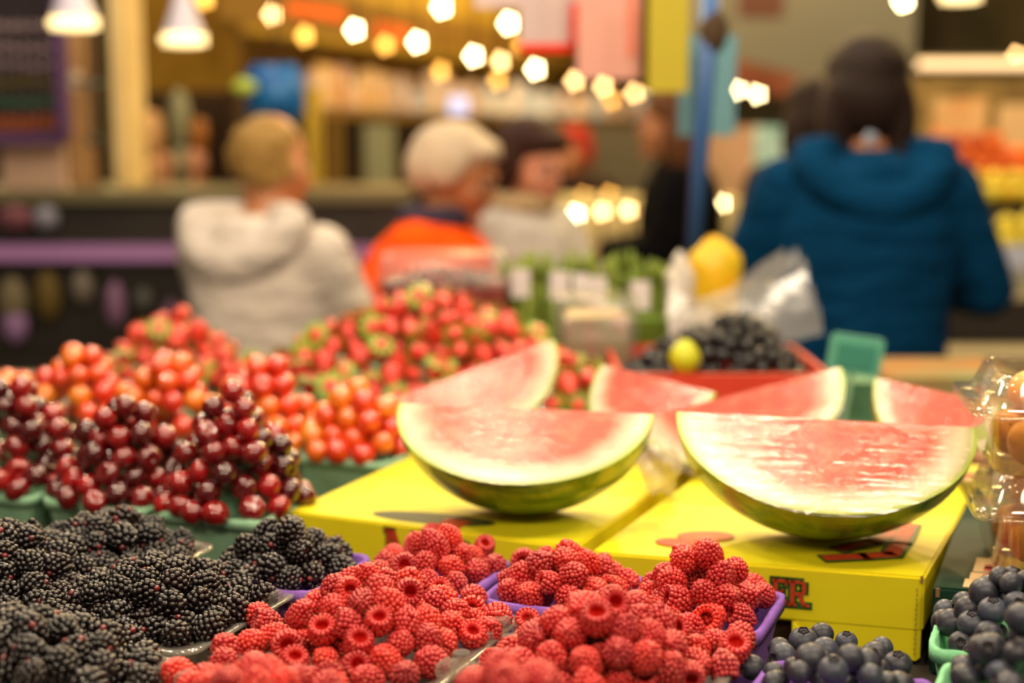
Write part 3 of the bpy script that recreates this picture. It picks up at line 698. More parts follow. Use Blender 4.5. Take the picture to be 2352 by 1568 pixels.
def print_stroke(name, pts, w, m, off, th=.0003):
    bm = bmesh.new(); P_ = [at_z(a, b, ZC) for a, b in pts]
    for a, b in zip(P_[:-1], P_[1:]):
        d_ = (b - a); n2_ = Vector((-d_.y, d_.x, 0)).normalized() * w; e = d_.normalized() * w * .5
        q = [a - e - n2_, b + e - n2_, b + e + n2_, a - e + n2_]
        lo = [bm.verts.new((p.x, p.y, ZC + off)) for p in q]; hi = [bm.verts.new((p.x, p.y, ZC + off + th)) for p in q]
        bm.faces.new(lo[::-1]); bm.faces.new(hi)
        for k in range(4): bm.faces.new((lo[k], lo[(k + 1) % 4], hi[(k + 1) % 4], hi[k]))
    return frombm(name, bm, m, cr2)
LET = [(1900, 1282), (1985, 1278), (2048, 1274), (2066, 1248), (2090, 1205)]
print_stroke('green_outline', LET, .0105, M['greenink'], .0001); print_stroke('red_shape', LET, .0068, M['redink'], .0005)
LET2 = [(1930, 1262), (2000, 1245), (2060, 1225)]
print_stroke('green_outline', LET2, .010, M['greenink'], .0002); print_stroke('red_shape', LET2, .006, M['redink'], .0006)
topL = Face(LA, LB, up=ly); topL.n = Vector((0, 0, 1))
ellipse_mesh('dark_print', .135, .030, .06, .018, topL, .0002, mat('dark_ink', '#2c3a10', .5), cr, .1)
bm = bmesh.new(); box(bm, (0, 0, 0), (.024, .03, .0004)); bmesh.ops.transform(bm, matrix=topL.mtx(.16, .02, .0004), verts=bm.verts); 
frombm('red_mark', bm, M['redink'], cr)

# ------------------------------------------------------------------ dark green crate and its print
GA = at_z(2142, 1348, ZC - .003); gx = Vector((math.cos(math.radians(-14)), math.sin(math.radians(-14)), 0)); gy = Vector((.38, .925, 0)).normalized()
gc = empty('fruit_crate', (0, 0, 0)); tag(gc, 'dark green cardboard crate with cream and red print, right of the yellow crates', 'crate')
quad_box('crate_body', (GA, GA + gx * .34, GA + gx * .34 + gy * .34, GA + gy * .34), ZC - .003, ZT + .001, M['dgreen'], gc)
BX('torn_corner', GA + Vector((0, 0, -.004)) + gx * .004 - gy * .0002, (.003, .002, .007), M['cardedge'], gc, rz=math.radians(-14))
gf = Face(GA, GA + gx * .34); gf.A.z = ZC - .003
bm = bmesh.new()
for k in range(12): box(bm, (.0065, -.012 - k * .0045, .0002), (.0005, .003, .0008))
bmesh.ops.transform(bm, matrix=gf.mtx(0, 0), verts=bm.verts); frombm('perforation', bm, M['cardedge'], gc)
# word running away from the viewer: letter base lines along the crate depth, tops to the left
tf = Face(GA, GA + gx * .34); tf.A = GA.copy()
tf.x = gy; tf.y = -gx; tf.n = Vector((0, 0, 1))
bm = bmesh.new()
for x, w, hh in ((.006, .022, .040), (.029, .018, .037), (.050, .040, .036)):
    box(bm, (x + w / 2, -.062 + hh / 2, 0), (w, hh, .0004), bev=.0001)
bmesh.ops.transform(bm, matrix=tf.mtx(0, 0, .0002), verts=bm.verts); frombm('cream_print', bm, M['cream'], gc)
for ch, x in (('H', .007), ('O', .030), ('T', .052)):
    bm = glyph(ch, .018, .028); bmesh.ops.transform(bm, matrix=tf.mtx(x, -.062, .0005), verts=bm.verts); frombm('red_letter', bm, M['redprint'], gc)

# ------------------------------------------------------------------ golden fruit in stacked clear boxes
M['gold'] = mat('golden_fruit_skin', '#f0a436', .38, noise=(30, '#e8962a'), bump=(200, .12, .0005))
M['sepal'] = mat('dry_sepal', '#5a5a24', .8)
GOLD = orb('golden_fruit', .0205, lambda c: (c.x, c.y, c.z * .93 - (.06 * math.exp(-((c.x ** 2 + c.y ** 2) / .03)) if c.z > 0 else 0)), M['gold'], 28, 20)
SEP = leafstar('sepal', 4, .009, .0022, M['sepal'], .15, .0178, .002)
ST = at_z(2312, 1338, ZC)
def clam(z, label, dx=0.0):
    c = Vector((ST.x + .062 + dx, ST.y + .062, z)); o = empty('clear_clamshell', c, math.radians(-10))
    R = lambda w, z_: [(x, y, z_) for x, y in rrect(w, w, .02, 5)]
    vs, fs = loft([R(.105, 0), R(.108, .002), R(.128, .050), R(.150, .0505), R(.150, .048), R(.127, .048), R(.106, .003)]); mk('base', vs, fs, M['clear2'], o)
    vs, fs = loft([R(.150, .052), R(.150, .0545), R(.126, .056), R(.108, .078), R(.100, .080), R(.098, .078), R(.106, .076), R(.124, .055)]); lid_ = mk('lid', vs, fs, M['clear2'], o)
    bm = bmesh.new(); box(bm, (-.068, -.052, .055), (.014, .02, .008), bev=.001); frombm('clasp', bm, M['clear2'], lid_)
    return tag(o, label, 'clamshell box'), c
clam(ZC, 'lower clear plastic box of golden fruit on the dark green crate'); clam(ZC + .081, 'upper clear plastic box of golden fruit, stacked on another', -.006)
gi = 0
for lv in (0, 1):
    zb = ZC + lv * .081
    for (dx, dy) in ((-.030, -.029), (.012, -.030), (-.030, .014), (.014, .014)):
        for dz in (.025, .058):
            if dz > .03: dx2, dy2 = dx * .72 + .004, dy * .72 + .004
            else: dx2, dy2 = dx, dy
            gi += 1; rng = random.Random(gi)
            o = bpy.data.objects.new('golden_fruit', GOLD); COL.objects.link(o); o.location = (ST.x + .062 - lv * .006 + dx2, ST.y + .062 + dy2, zb + dz - .001)
            o.rotation_mode = 'QUATERNION'; o.rotation_quaternion = aim((rng.uniform(-.3, .6), -1, rng.uniform(-.1, .6)), rng); s = .94 if dz < .03 else .86; o.scale = (s, s, s)
            link('sepal', SEP, None, o)
            pos = ('back' if dy > 0 else 'front') + ' ' + ('left' if dx < 0 else 'right')
            tag(o, f'round golden fruit at the {pos} in the {"top" if dz > .03 else "bottom"} layer of the {"upper" if lv else "lower"} clear box', 'fruit', 'golden fruit in clear boxes')

# ------------------------------------------------------------------ watermelons
def flesh_mat(name, abc, warm=0.0):
    t = NT(name); v = t.coords((1 / abc[0], 1 / abc[1], 1 / abc[2]))
    ln = t.add('ShaderNodeVectorMath', operation='LENGTH'); t.link(v, ln.inputs[0])
    n1 = t.noise(v, 5, 4); n2 = t.noise(v, 5.5, 4, .5)
    rho = t.math('ADD', ln.outputs['Value'], t.math('MULTIPLY', t.math('SUBTRACT', n1, .5), .16))
    red = t.ramp(n2, [(.3, lin('#cc3424')), (.5, lin('#d64630')), (.62, lin('#e2664c')), (.75, lin('#c82c22'))])
    edge = t.ramp(rho, [(.70, (0, 0, 0, 1)), (.90, (1, 1, 1, 1))])
    c1 = t.mix(edge, red, lin('#ece4d0'))
    g = t.ramp(ln.outputs['Value'], [(.91, (0, 0, 0, 1)), (.965, (.5, .5, .5, 1)), (.985, (1, 1, 1, 1))])
    c2 = t.mix(g, c1, lin('#a8c048')); t.link(c2, t.b.inputs['Base Color'])
    t.set(t.b, Roughness=.4); t.b.inputs['Coat Weight'].default_value = .25; t.b.inputs['Coat Roughness'].default_value = .2
    t.bump(t.noise(t.coords((8, 70, 70)), 2.2, 4), .4, .001)
    return t.m
def rind_mat():
    t = NT('watermelon_rind'); v = t.coords((5, 34, 34)); n = t.noise(v, 1.0, 5, .65); n2 = t.noise(t.coords(), 45, 5, .7)
    a = t.ramp(t.math('ADD', n, t.math('MULTIPLY', t.math('SUBTRACT', n2, .5), .5)), [(.38, lin('#3f6414')), (.5, lin('#6f9420')), (.62, lin('#a8b428')), (.72, lin('#b8b22e'))])
    t.link(a, t.b.inputs['Base Color']); t.set(t.b, Roughness=.3); t.b.inputs['Coat Weight'].default_value = .4
    return t.m
M['rind'] = rind_mat()
def melon(label, c, abc, alpha, yaw, roll=0.0, zfloor=ZC, back=0.0, film=True, pitch=0.0):
    bm = bmesh.new(); bmesh.ops.create_uvsphere(bm, u_segments=96, v_segments=64, radius=1)
    bmesh.ops.rotate(bm, verts=bm.verts, matrix=Matrix.Rotation(PI / 2, 3, 'Y'))
    bmesh.ops.transform(bm, matrix=Matrix.Diagonal((*abc, 1)), verts=bm.verts)
    n1 = Vector((0, -math.sin(alpha), math.cos(alpha))); n2 = Vector((0, math.cos(back), math.sin(back)))
    caps = []
    for n in (n1, n2):
        g = bmesh.ops.bisect_plane(bm, geom=bm.verts[:] + bm.edges[:] + bm.faces[:], plane_co=(0, 0, 0), plane_no=n, clear_outer=True)
        ed = [e for e in g['geom_cut'] if isinstance(e, bmesh.types.BMEdge)]
        f = bmesh.ops.edgeloop_fill(bm, edges=[e for e in bm.edges if e.is_boundary])
    for f in bm.faces: f.smooth = True
    rind = bm.copy(); rmf = [f for f in rind.faces if any(abs(f.normal.dot(n)) > .999 and abs(f.calc_center_median().dot(n)) < 1e-4 for n in (n1, n2))]
    bmesh.ops.delete(rind, geom=rmf, context='FACES')
    rest = [f for f in bm.faces if not any(abs(f.normal.dot(n)) > .999 and abs(f.calc_center_median().dot(n)) < 1e-4 for n in (n1, n2))]
    bmesh.ops.delete(bm, geom=rest, context='FACES')
    for f in bm.faces: f.smooth = False
    rot = Euler((pitch, roll, yaw)); R3 = rot.to_matrix(); low = min((R3 @ v.co).z for v in rind.verts)
    o = empty('watermelon_quarter', (c[0], c[1], zfloor - low + .0003), rot=rot)
    if film:
        fb = bmesh.new(); nu, nv = 40, 16; rows = []
        for j in range(nv + 1):
            row = []
            for i in range(nu + 1):
                x = -1 + 2 * i / nu; ymax = math.sqrt(max(0, 1 - x * x)); q = j / nv * ymax * 1.0
                p = Vector((x * abc[0] * .97, 0, 0)) + Vector((0, -math.cos(alpha), -math.sin(alpha))) * (q * abc[1] * .97)
                p += n1 * (.0004 + .0006 * abs(math.sin(x * 9 + q * 30)) * math.sin(min(1, ymax * 2) * PI / 2)); row.append(fb.verts.new(p))
            rows.append(row)
        for j in range(nv):
            for i in range(nu):
                try: fb.faces.new((rows[j][i], rows[j][i + 1], rows[j + 1][i + 1], rows[j + 1][i]))
                except Exception: pass
        bmesh.ops.remove_doubles(fb, verts=fb.verts, dist=1e-6)
        frombm('cling_film', fb, M['film'], o, smooth=True)
    me = bpy.data.meshes.new('rind'); rind.to_mesh(me); rind.free(); link('rind', me, M['rind'], o)
    me = bpy.data.meshes.new('flesh'); bm.to_mesh(me); bm.free(); link('flesh', me, flesh_mat('watermelon_flesh', abc), o)
    return tag(o, label, 'watermelon')
D = math.radians
melon('film wrapped watermelon quarter on the left yellow crate, front row', (.012, 1.295), (.119, .122, .095), D(23), D(-8), D(1), back=D(0))
melon('large film wrapped watermelon quarter on the right yellow crate, front row', (.272, 1.215), (.128, .130, .101), D(27), D(-8), D(1.5))
melon('watermelon wedge pointing up behind the left front quarter', (-.050, 1.585), (.105, .10, .078), D(50), D(10), D(-19), back=D(10))
melon('watermelon wedge with yellow rind between the two front quarters', (.160, 1.545), (.075, .10, .080), D(42), D(-38), D(6), back=D(6))
melon('large watermelon wedge pointing up behind the right front quarter', (.236, 1.46), (.112, .11, .076), D(48), D(4), D(-14), back=D(10))
melon('small watermelon wedge at the right of the back row', (.440, 1.45), (.064, .09, .084), D(46), D(-14), D(10), back=D(8))

# ------------------------------------------------------------------ table
M['table'] = mat('dark_table_boards', '#3a332c', .8, noise=(8, '#2a2520'))
tb = empty('display_table', (0, 1.49, 0)); tag(tb, 'long dark display table that carries all the fruit', 'table')
BX('table_top', (0, 0, ZT - .02), (2.1, 2.0, .04), M['table'], tb, bev=.004)
for sx in (-1, 1):
    for sy in (-1, 1): BX('leg', (sx * .98, sy * .92, (ZT - .04) / 2), (.07, .07, ZT - .04), M['table'], tb)
# left side of the table: pale green liner sheet
def side_box(name, label, cat, px0, py0, px1, py1, Y, dep, m, to=None, bev=.004, group=None, rz=0):
    """a box whose front face spans the given photo rectangle at distance Y; to = z of the ground it stands on"""
    a, b = at_y(px0, py0, Y), at_y(px1, py1, Y); z1, z0 = a.z, (b.z if to is None else to)
    o = BX(name, ((a.x + b.x) / 2, Y + dep / 2, (z0 + z1) / 2), (abs(b.x - a.x), dep, abs(z1 - z0)), m, bev=bev, rz=rz)
    return tag(o, label, cat, group) if cat else o

# hall
M['floor'] = mat('grey_floor', '#6e665c', .7, noise=(2, '#5c554c'))
M['hall'] = mat('hall_wall_paint', '#5d574a', .9, noise=(1.2, '#504b3e'))
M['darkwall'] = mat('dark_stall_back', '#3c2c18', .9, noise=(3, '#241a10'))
struct(BX('floor', (0, 7, -.05), (26, 22, .1), M['floor']))
struct(BX('wall_back', (0, 15.05, 2.5), (26, .1, 5), M['hall']))
struct(BX('wall_left', (-7.05, 7, 2.5), (.1, 16, 5), M['hall']))
struct(BX('wall_right', (9.05, 7, 2.5), (.1, 16, 5), M['hall']))
M['ceil'] = mat('hall_ceiling', '#8a8470', .9)
struct(BX('ceiling', (0, 10, 5.05), (26, 10, .1), M['ceil']))

# ---- left: chalkboard, column, shop wall, counter
M['board'] = mat('chalkboard_slate', '#2b2227', .7, noise=(6, '#231b1e'))
cb = empty('chalkboard', tuple(at_y(60, 150, 4.0)))
a, b = at_y(-60, -60, 4.0), at_y(150, 318, 4.0); w_, h_ = b.x - a.x, a.z - b.z; ctr = Vector(((a.x + b.x) / 2, 4.0, (a.z + b.z) / 2)); cb.location = ctr
BX('slate', (0, 0, 0), (w_ - .02, .02, h_ - .02), M['board'], cb)
M['pframe'] = mat('purple_wood', '#4c2c58', .5)
for nm, c, s in (('frame_side', (w_ / 2, -.002, 0), (.03, .04, h_)), ('frame_side', (-w_ / 2, -.002, 0), (.03, .04, h_)), ('frame_rail', (0, -.002, -h_ / 2), (w_, .04, .03)), ('frame_rail', (0, -.002, h_ / 2), (w_, .04, .03))):
    BX(nm, c, s, M['pframe'], cb)
rng = random.Random(3)
for k, (py, cc) in enumerate(((60, '#a08a90'), (110, '#a08a90'), (150, '#93808a'), (190, '#6e6430'), (235, '#3e6a50'), (275, '#a05428'), (290, '#a05428'))):
    bm = bmesh.new(); z = at_y(0, py, 4.0).z - ctr.z
    for i in range(7):
        x0 = -w_ * .38 + i * w_ * .11
        cyl(bm, (x0, -.012, z + rng.uniform(-.008, .008)), (x0 + .022, -.012, z + rng.uniform(-.012, .012)), .003, seg=5)
        cyl(bm, (x0 + .022, -.012, z - .012), (x0 + .026, -.012, z + .012), .003, seg=5)
    frombm('chalk_line', bm, mat('chalk', cc, .9), cb)
for s in (-1, 1): BX('hanging_cord', (s * w_ * .4, 0, h_ / 2 + 1.3), (.01, .01, 2.6), M['board'], cb)
tag(cb, 'dark chalkboard with a purple frame hanging at the upper left', 'chalkboard')
M['col'] = mat('cream_column_paint', '#d9bf86', .7, noise=(5, '#cbb078'))
M['colgrey'] = mat('greyish_panel', '#b9a58a', .7)
side_box('column', 'cream column beside the chalkboard', 'column', 225, -500, 300, 600, 4.35, .25, M['col'], to=0)
side_box('wall_panel', 'beige side panel between the chalkboard and the cream column', 'panel', 120, -500, 222, 600, 4.42, .06, mat('ochre_panel', '#b98d5c', .7, noise=(3, '#a67c4c')), to=0)
side_box('price_board', 'pinkish beige board standing under the chalkboard', 'board', 0, 335, 150, 465, 4.1, .04, mat('pinkish_board', '#c0a18a', .6), to=at_y(0, 470, 4.1).z)
# hanging scale
hs = empty('hanging_scale', tuple(at_y(205, 185, 4.15)))
bm = bmesh.new(); cyl(bm, (0, 0, -.014), (0, 0, .0), .03, .045, 20); frombm('pan', bm, mat('teal_enamel', '#7f9a96', .4), hs)
BX('dial', (-.045, 0, .0), (.03, .03, .055), mat('pale_enamel', '#d6bfa6', .5), hs)
bm = bmesh.new(); cyl(bm, (0, 0, 0), (0, 0, 1.9), .004, seg=6); frombm('chain', bm, M['board'], hs)
bm = bmesh.new(); cyl(bm, (0, 0, -.014), (.004, 0, -.16), .006, seg=6); sph(bm, (.004, 0, -.17), .018); frombm('hook_weight', bm, mat('dark_iron', '#4a4434', .5), hs)
tag(hs, 'hanging scale with a teal pan in front of the cream column', 'scale')
M['ochre'] = mat('ochre_wall', '#86600e', .8, noise=(2, '#70500c'))
side_box('shop_wall', 'ochre shop wall behind the right pendant lamp', 'wall panel', 300, -500, 560, 600, 5.6, .1, M['ochre'], to=0)
M['brown'] = mat('dark_brown_wood', '#38240f', .7)
sh = empty('shelf_unit', tuple(at_y(420, 330, 5.2))); sh.location.z = 0
a, b = at_y(305, 205, 5.2), at_y(555, 440, 5.2)
BX('back', (0, .25, (a.z + b.z) / 2), (b.x - a.x, .02, a.z - b.z), M['brown'], sh); BX('shelf_board', (0, .1, b.z), (b.x - a.x, .3, .03), mat('brown_shelf', '#5c3a12', .7), sh)
for s in (-1, 1): BX('side', (s * (b.x - a.x) / 2, .1, a.z / 2), (.03, .3, a.z), M['brown'], sh)
BX('base', (0, .1, b.z / 2), (b.x - a.x, .28, b.z), mat('brown_front', '#5a3c14', .7), sh)
tag(sh, 'dark brown shelf unit under the ochre wall', 'shelf')
for i, (px, py, rr, cc, st) in enumerate(((350, 310, .045, '#d09a5a', 2.0), (380, 375, .035, '#c88a5a', 1.2), (412, 275, .04, '#8f8a62', 2.8), (458, 310, .035, '#b06a1c', 1.8), (415, 378, .03, '#e09a6a', 1.0), (452, 372, .04, '#e29a70', 1.3))):
    p = at_y(px, py, 5.25); bm = bmesh.new(); zb = at_y(420, 440, 5.2).z + .016
    sph(bm, (0, 0, 0), rr, (1, .8, st)); cyl(bm, (0, 0, -rr * st * .9), (0, 0, zb - p.z), rr * .6, rr * .7, 12)
    o = frombm('shop_jar', bm, mat('jar_colour', cc, .5), smooth=True, loc=p)
    tag(o, ['tall tan jar at the left end of the brown shelf', 'squat brown jar beside the tall tan jar', 'tall grey green jar in the middle of the brown shelf', 'tall orange brown jar at the right of the shelf', 'round pinkish jar at the foot of the green jar', 'round pink jar under the orange brown jar'][i], 'jar', 'jars on the brown shelf')
# counter
M['steel'] = mat('counter_top_metal', '#6e664a', .35, metal=.3)
M['cfront'] = mat('counter_dark_front', '#1e1a16', .45, noise=(3, '#2a251e'))
ct = empty('shop_counter', (at_y(260, 500, 4.0).x, 4.2, 0))
def cpart(nm, py0, py1, Y, dep, m, w=1.62): 
    z1, z0 = at_y(0, py0, Y).z, at_y(0, py1, Y).z
    return BX(nm, (0, Y + dep / 2 - 4.2, (z0 + z1) / 2), (w, dep, z1 - z0), m, ct)
cpart('counter_top', 438, 466, 4.0, .6, M['steel']); cpart('front_panel', 468, 800, 4.04, .5, M['cfront']); cpart('purple_rail', 563, 600, 3.98, .04, mat('purple_rail_paint', '#9a70a4', .4))
BX('plinth', (0, .1, at_y(0, 800, 4.04).z / 2), (1.58, .5, at_y(0, 800, 4.04).z), M['cfront'], ct)
tag(ct, 'long dark shop counter with a purple rail at the left', 'counter')
rng = random.Random(5)
for i, (px, py, w, h, cc) in enumerate(((35, 500, 90, 60, '#6a4048'), (105, 500, 60, 55, '#7a7a86'), (30, 690, 70, 110, '#6a6048'), (110, 680, 60, 120, '#5a4a20'), (190, 660, 50, 80, '#6a6258'), (265, 700, 46, 110, '#7a5a76'), (330, 690, 44, 60, '#4a4a44'), (395, 720, 50, 60, '#5c4458'), (35, 745, 60, 90, '#8a6a94'))):
    p = at_y(px, py, 4.0); bm = bmesh.new(); mm = 3.93 / FPX
    sph(bm, (0, 0, 0), 1, (w * mm / 2, .03, h * mm / 2), 16, 10); cyl(bm, (0, 0, h * mm * .4), (0, .02, h * mm * .62), w * mm * .08, w * mm * .02, 8)
    o = frombm('shopping_bag', bm, mat('bag_colour', cc, .6), smooth=True, loc=p)
    tag(o, ['maroon', 'grey blue', 'olive', 'brown', 'taupe', 'tall pinkish purple', 'small grey', 'small mauve', 'pale violet'][i] + ' bag hanging on the front of the dark counter', 'bag', 'bags on the counter front')

# ---- pendant lamps
M['shade'] = mat('white_enamel', '#cac4d6', .35)
M['glowrim'] = emit('lamp_glow', '#ffdc98', 1.7)
def pendant(label, px, py, Y, r=.05):
    p = at_y(px, py, Y); o = empty('pendant_lamp', p)
    vs, fs = lathe([(.008, .17), (.014, .15), (r * .55, .085), (r * .92, .022), (r * .95, .018), (r * .88, .02), (r * .5, .082), (.006, .145)], 28); mk('shade', vs, fs, M['shade'], o)
    vs, fs = lathe([(r * .97, .020), (r * 1.0, .010), (r * .97, -.003), (r * .5, -.006), (.0002, -.007), (.0002, -.003), (r * .9, .018)], 28); mk('glowing_diffuser', vs, fs, M['glowrim'], o)
    bm = bmesh.new(); cyl(bm, (0, 0, .165), (0, 0, 5 - p.z), .004, seg=8); frombm('cord', bm, M['board'], o)
    return tag(o, label, 'lamp', 'white cone pendant lamps')
pendant('white cone pendant lamp in front of the chalkboard', 170, 62, 3.6, .060)
pendant('white cone pendant lamp right of the cream column', 423, 99, 3.8, .058)
pendant('pendant lamp cut by the top edge at the upper right', 2205, 0, 3.8, .052)

# ---- blue bag, yellow post
bb_ = empty('hanging_bag', tuple(at_y(632, 215, 4.3)))
bm = bmesh.new(); box(bm, (0, 0, 0), (.17, .05, .17), bev=.02); frombm('bag_body', bm, mat('bright_blue_plastic', '#0a4c90', .4, noise=(14, '#2070b0')), bb_, smooth=True)
bm = bmesh.new(); cyl(bm, (-.05, 0, .08), (0, 0, .17), .005, seg=6); cyl(bm, (.05, 0, .08), (0, 0, .17), .005, seg=6); cyl(bm, (0, 0, .17), (0, 0, 3.2), .004, seg=6); frombm('cord', bm, M['brown'], bb_)
bm = bmesh.new(); sph(bm, (-.085, -.02, .02), .03, (1.3, .6, .8)); frombm('green_corner', bm, mat('lime_print', '#a8bc40', .5), bb_, smooth=True)
tag(bb_, 'bright blue bag hanging above the person in the beige coat', 'bag')
side_box('yellow_post', 'yellow post between the beige coat and the dark doorway', 'post', 700, 200, 738, 560, 5.0, .08, mat('yellow_post_paint', '#b8962e', .6), to=0)

# ---- awning and goods behind
M['awn'] = mat('awning_canvas', '#a88a34', .8, noise=(3, '#8e7228'))
M['awn2'] = mat('awning_brown', '#7a5c22', .8)
def slab(name, label, cat, pA, pB, dz, th, m, to=None, kind=None, parent=None):
    """upright slab between two points in depth"""
    A, B = Vector(pA), Vector(pB); d = (B - A); d.z = 0; n = Vector((-d.y, d.x, 0)).normalized() * th; vs = []
    for P in (A, B):
        zt = P.z; zb = to if to is not None else P.z - dz
        for q in (0, 1): vs += [(P.x + n.x * q, P.y + n.y * q, zb), (P.x + n.x * q, P.y + n.y * q, zt)]
    fs = [(0, 4, 5, 1), (2, 3, 7, 6), (1, 5, 7, 3), (0, 2, 6, 4), (0, 1, 3, 2), (4, 6, 7, 5)]
    o = mk(name, vs, fs, m, parent, smooth=False)
    return tag(o, label, cat) if cat else o
fa = empty('stall_awning', (0, 0, 0))
slab('valance', '', '', at_y(440, -300, 5.4), at_y(1600, -40, 12), .0, .06, M['awn'], parent=fa, to=None) if False else None
A0, B0 = at_y(440, -350, 5.8), at_y(1640, 60, 13); A1, B1 = at_y(440, 60, 5.8), at_y(1640, 215, 13)
mk('valance', [A0, B0, B1, A1] + [p + Vector((0, .08, 0)) for p in (A0, B0, B1, A1)], [(0, 3, 2, 1), (4, 5, 6, 7), (0, 1, 5, 4), (2, 3, 7, 6), (0, 4, 7, 3), (1, 2, 6, 5)], M['awn'], fa, smooth=False)
for k in range(5):
    px = 560 + k * 190; p = A1.lerp(B1, (k + .6) / 5.5); BX('post', (p.x, p.y + .15, p.z / 2), (.07, .07, p.z), M['awn2'], fa)
tag(fa, 'long ochre stall awning receding from the upper left', 'awning')
def strip(name, label, pA, pB, h, th, m, cat='panel', to=None):
    vs = []
    for P in (Vector(pA), Vector(pB)):
        zb = P.z - h if to is None else to
        vs += [(P.x, P.y, zb), (P.x, P.y, P.z), (P.x, P.y + th, zb), (P.x, P.y + th, P.z)]
    o = mk(name, vs, [(0, 4, 5, 1), (2, 3, 7, 6), (1, 5, 7, 3), (0, 2, 6, 4), (0, 1, 3, 2), (4, 6, 7, 5)], m, None, smooth=False)
    return tag(o, label, cat)
strip('awning_beam', 'brown beam running under the row of bulbs', at_y(500, -60, 5.3), at_y(1500, 130, 11.5), .16, .06, M['awn2'], 'beam')
strip('orange_banner', 'orange banner on the awning, upper left', at_y(660, 0, 5.25), at_y(790, 20, 5.9), .05, .02, mat('orange_cloth', '#e8661c', .7), 'banner')
strip('orange_banner', 'small orange banner between two bulbs', at_y(862, 48, 6.3), at_y(945, 66, 6.9), .07, .02, mat('orange_cloth2', '#d8662a', .7), 'banner')
M['back'] = mat('stall_back_warm', '#94783c', .8, noise=(4, '#b09860'))
strip('stall_back_panel', 'warm stall back wall under the awning', at_y(560, -20, 6.6), at_y(1600, 190, 13.4), 1, .05, M['back'], 'wall panel', to=at_y(700, 255, 6.6).z)
strip('dark_stall_front', 'dark shaded stall front behind the shoppers', at_y(700, 250, 6.7), at_y(1620, 262, 12), 1, .05, M['darkwall'], 'wall panel', to=0)
rng = random.Random(9)
pk = None; cols = ['#c89030', '#d8a848', '#e0b070', '#cf9a50', '#d9c7a8', '#d8cdc8', '#cfc8d0', '#b0b8cc', '#8fa6c4', '#c8b4a4', '#a4b4cc', '#d4a888']
for i in range(44):
    px = 715 + i * 19.5; Y = 6.0 + (px - 715) / 860 * 4.2
    ci = min(11, int(i / 44 * 9) + rng.randint(0, 3)); h = rng.uniform(40, 95) * 6.5 / Y + 10; bot = 250 + (px - 715) * .035
    o = side_box('goods_package', '', None, px - 13, bot - h, px + 9, bot, Y, .12, mat('pack_colour', cols[ci], .6, noise=(20, cols[(ci + 3) % 12])), rz=rng.uniform(-.2, .2), bev=.01)
    tag(o, ('amber' if i < 14 else 'pale' if i < 28 else 'bluish') + f' package on the long shelf under the awning, {["near the blue bag", "above the grey haired shopper", "above the dark haired shopper", "near the hanging papers"][min(3, i // 11)]}', 'package', 'packages on the long shelf')
strip('long_shelf', 'long thin shelf carrying packages under the awning', at_y(700, 252, 5.9), at_y(1600, 284, 10.4), .03, .3, M['awn2'], 'shelf')
for px, Y in ((760, 6.0), (1180, 8.0), (1580, 10.2)): 
    p = at_y(px, 262, Y); BX('shelf_post', (p.x, p.y + .12, p.z / 2 - .02), (.05, .05, p.z), M['awn2']); tag(bpy.context.scene.objects[-1] if False else COL.objects[-1], f'brown post under the long shelf, {"left" if px < 900 else "middle" if px < 1300 else "right"} one', 'post')
side_box('pale_door', 'pale green grey door in the dark stall front', 'door', 835, 285, 905, 445, 6.2, .05, mat('pale_door_paint', '#8c8a68', .7), to=0)
side_box('blue_white_sign', 'small bluish white glowing sign above the grey haired shopper', 'sign', 1030, 222, 1075, 268, 6.4, .04, emit('cold_sign', '#c8d0ff', .4), to=at_y(0, 262, 6.4).z)
# market counters and display case under the far lights
M['beige'] = mat('beige_counter', '#b3a67c', .6, noise=(2, '#a09468'))
side_box('display_counter', 'beige display counter behind the dark haired shopper', 'counter', 1285, 462, 1720, 600, 5.6, .6, M['beige'], to=0)
side_box('display_counter', 'pale counter behind the orange jacket', 'counter', 735, 470, 900, 700, 5.4, .5, mat('pale_counter', '#a8a484', .6), to=0)
side_box('far_cabinet', 'grey cabinet behind the display counter', 'cabinet', 1290, 290, 1545, 450, 7.6, .4, mat('grey_cabinet', '#5c5646', .7), to=0)
side_box('far_cabinet', 'pinkish cabinet behind the blue pole', 'cabinet', 1625, 290, 1760, 455, 6.8, .4, mat('pink_beige_cabinet', '#a88a6c', .7, noise=(6, '#c09a80')), to=0)

# ---- bulbs
M['bulb'] = emit('bulb_glass', '#ffc680', 7)
M['bulbw'] = emit('bright_bulb_glass', '#ffe0a0', 16)
M['bulbd'] = emit('dim_bulb_glass', '#ffb850', 2.8)
BMESH = {}
def bulb(px, py, Y, m, label, group, r=.024, stem=True):
    p = at_y(px, py, Y); o = empty('hanging_bulb', p)
    key = (m.name, round(r, 4))
    if key not in BMESH:
        vs, fs = lathe([(.0002, -r), (r * .6, -r * .8), (r, 0), (r * .75, r * .65), (r * .4, r * 1.2), (.0002, r * 1.25)], 14); me = bpy.data.meshes.new('glass'); me.from_pydata(vs, [], fs); me.update(); me.materials.append(m); BMESH[key] = me
    link('glass', BMESH[key], None, o)
    bm = bmesh.new(); cyl(bm, (0, 0, r * 1.15), (0, 0, r * 2.2), r * .42, seg=10); frombm('socket', bm, M['brown'], o)
    if stem:
        bm = bmesh.new(); cyl(bm, (0, 0, r * 2.2), (0, 0, 5 - p.z), .004, seg=5); frombm('cord', bm, M['brown'], o)
    return tag(o, label, 'light bulb', group)
row = [(625, 35, 5.0, 0), (815, 70, 5.0, 1), (958, 98, 5.4, 1), (1088, 130, 5.8, 1), (1150, 142, 6.6, 0), (1230, 160, 6.3, 1), (1320, 187, 7.2, 0), (1386, 200, 7.8, 0), (1457, 215, 8.4, 0), (1503, 223, 8.2, 1)]
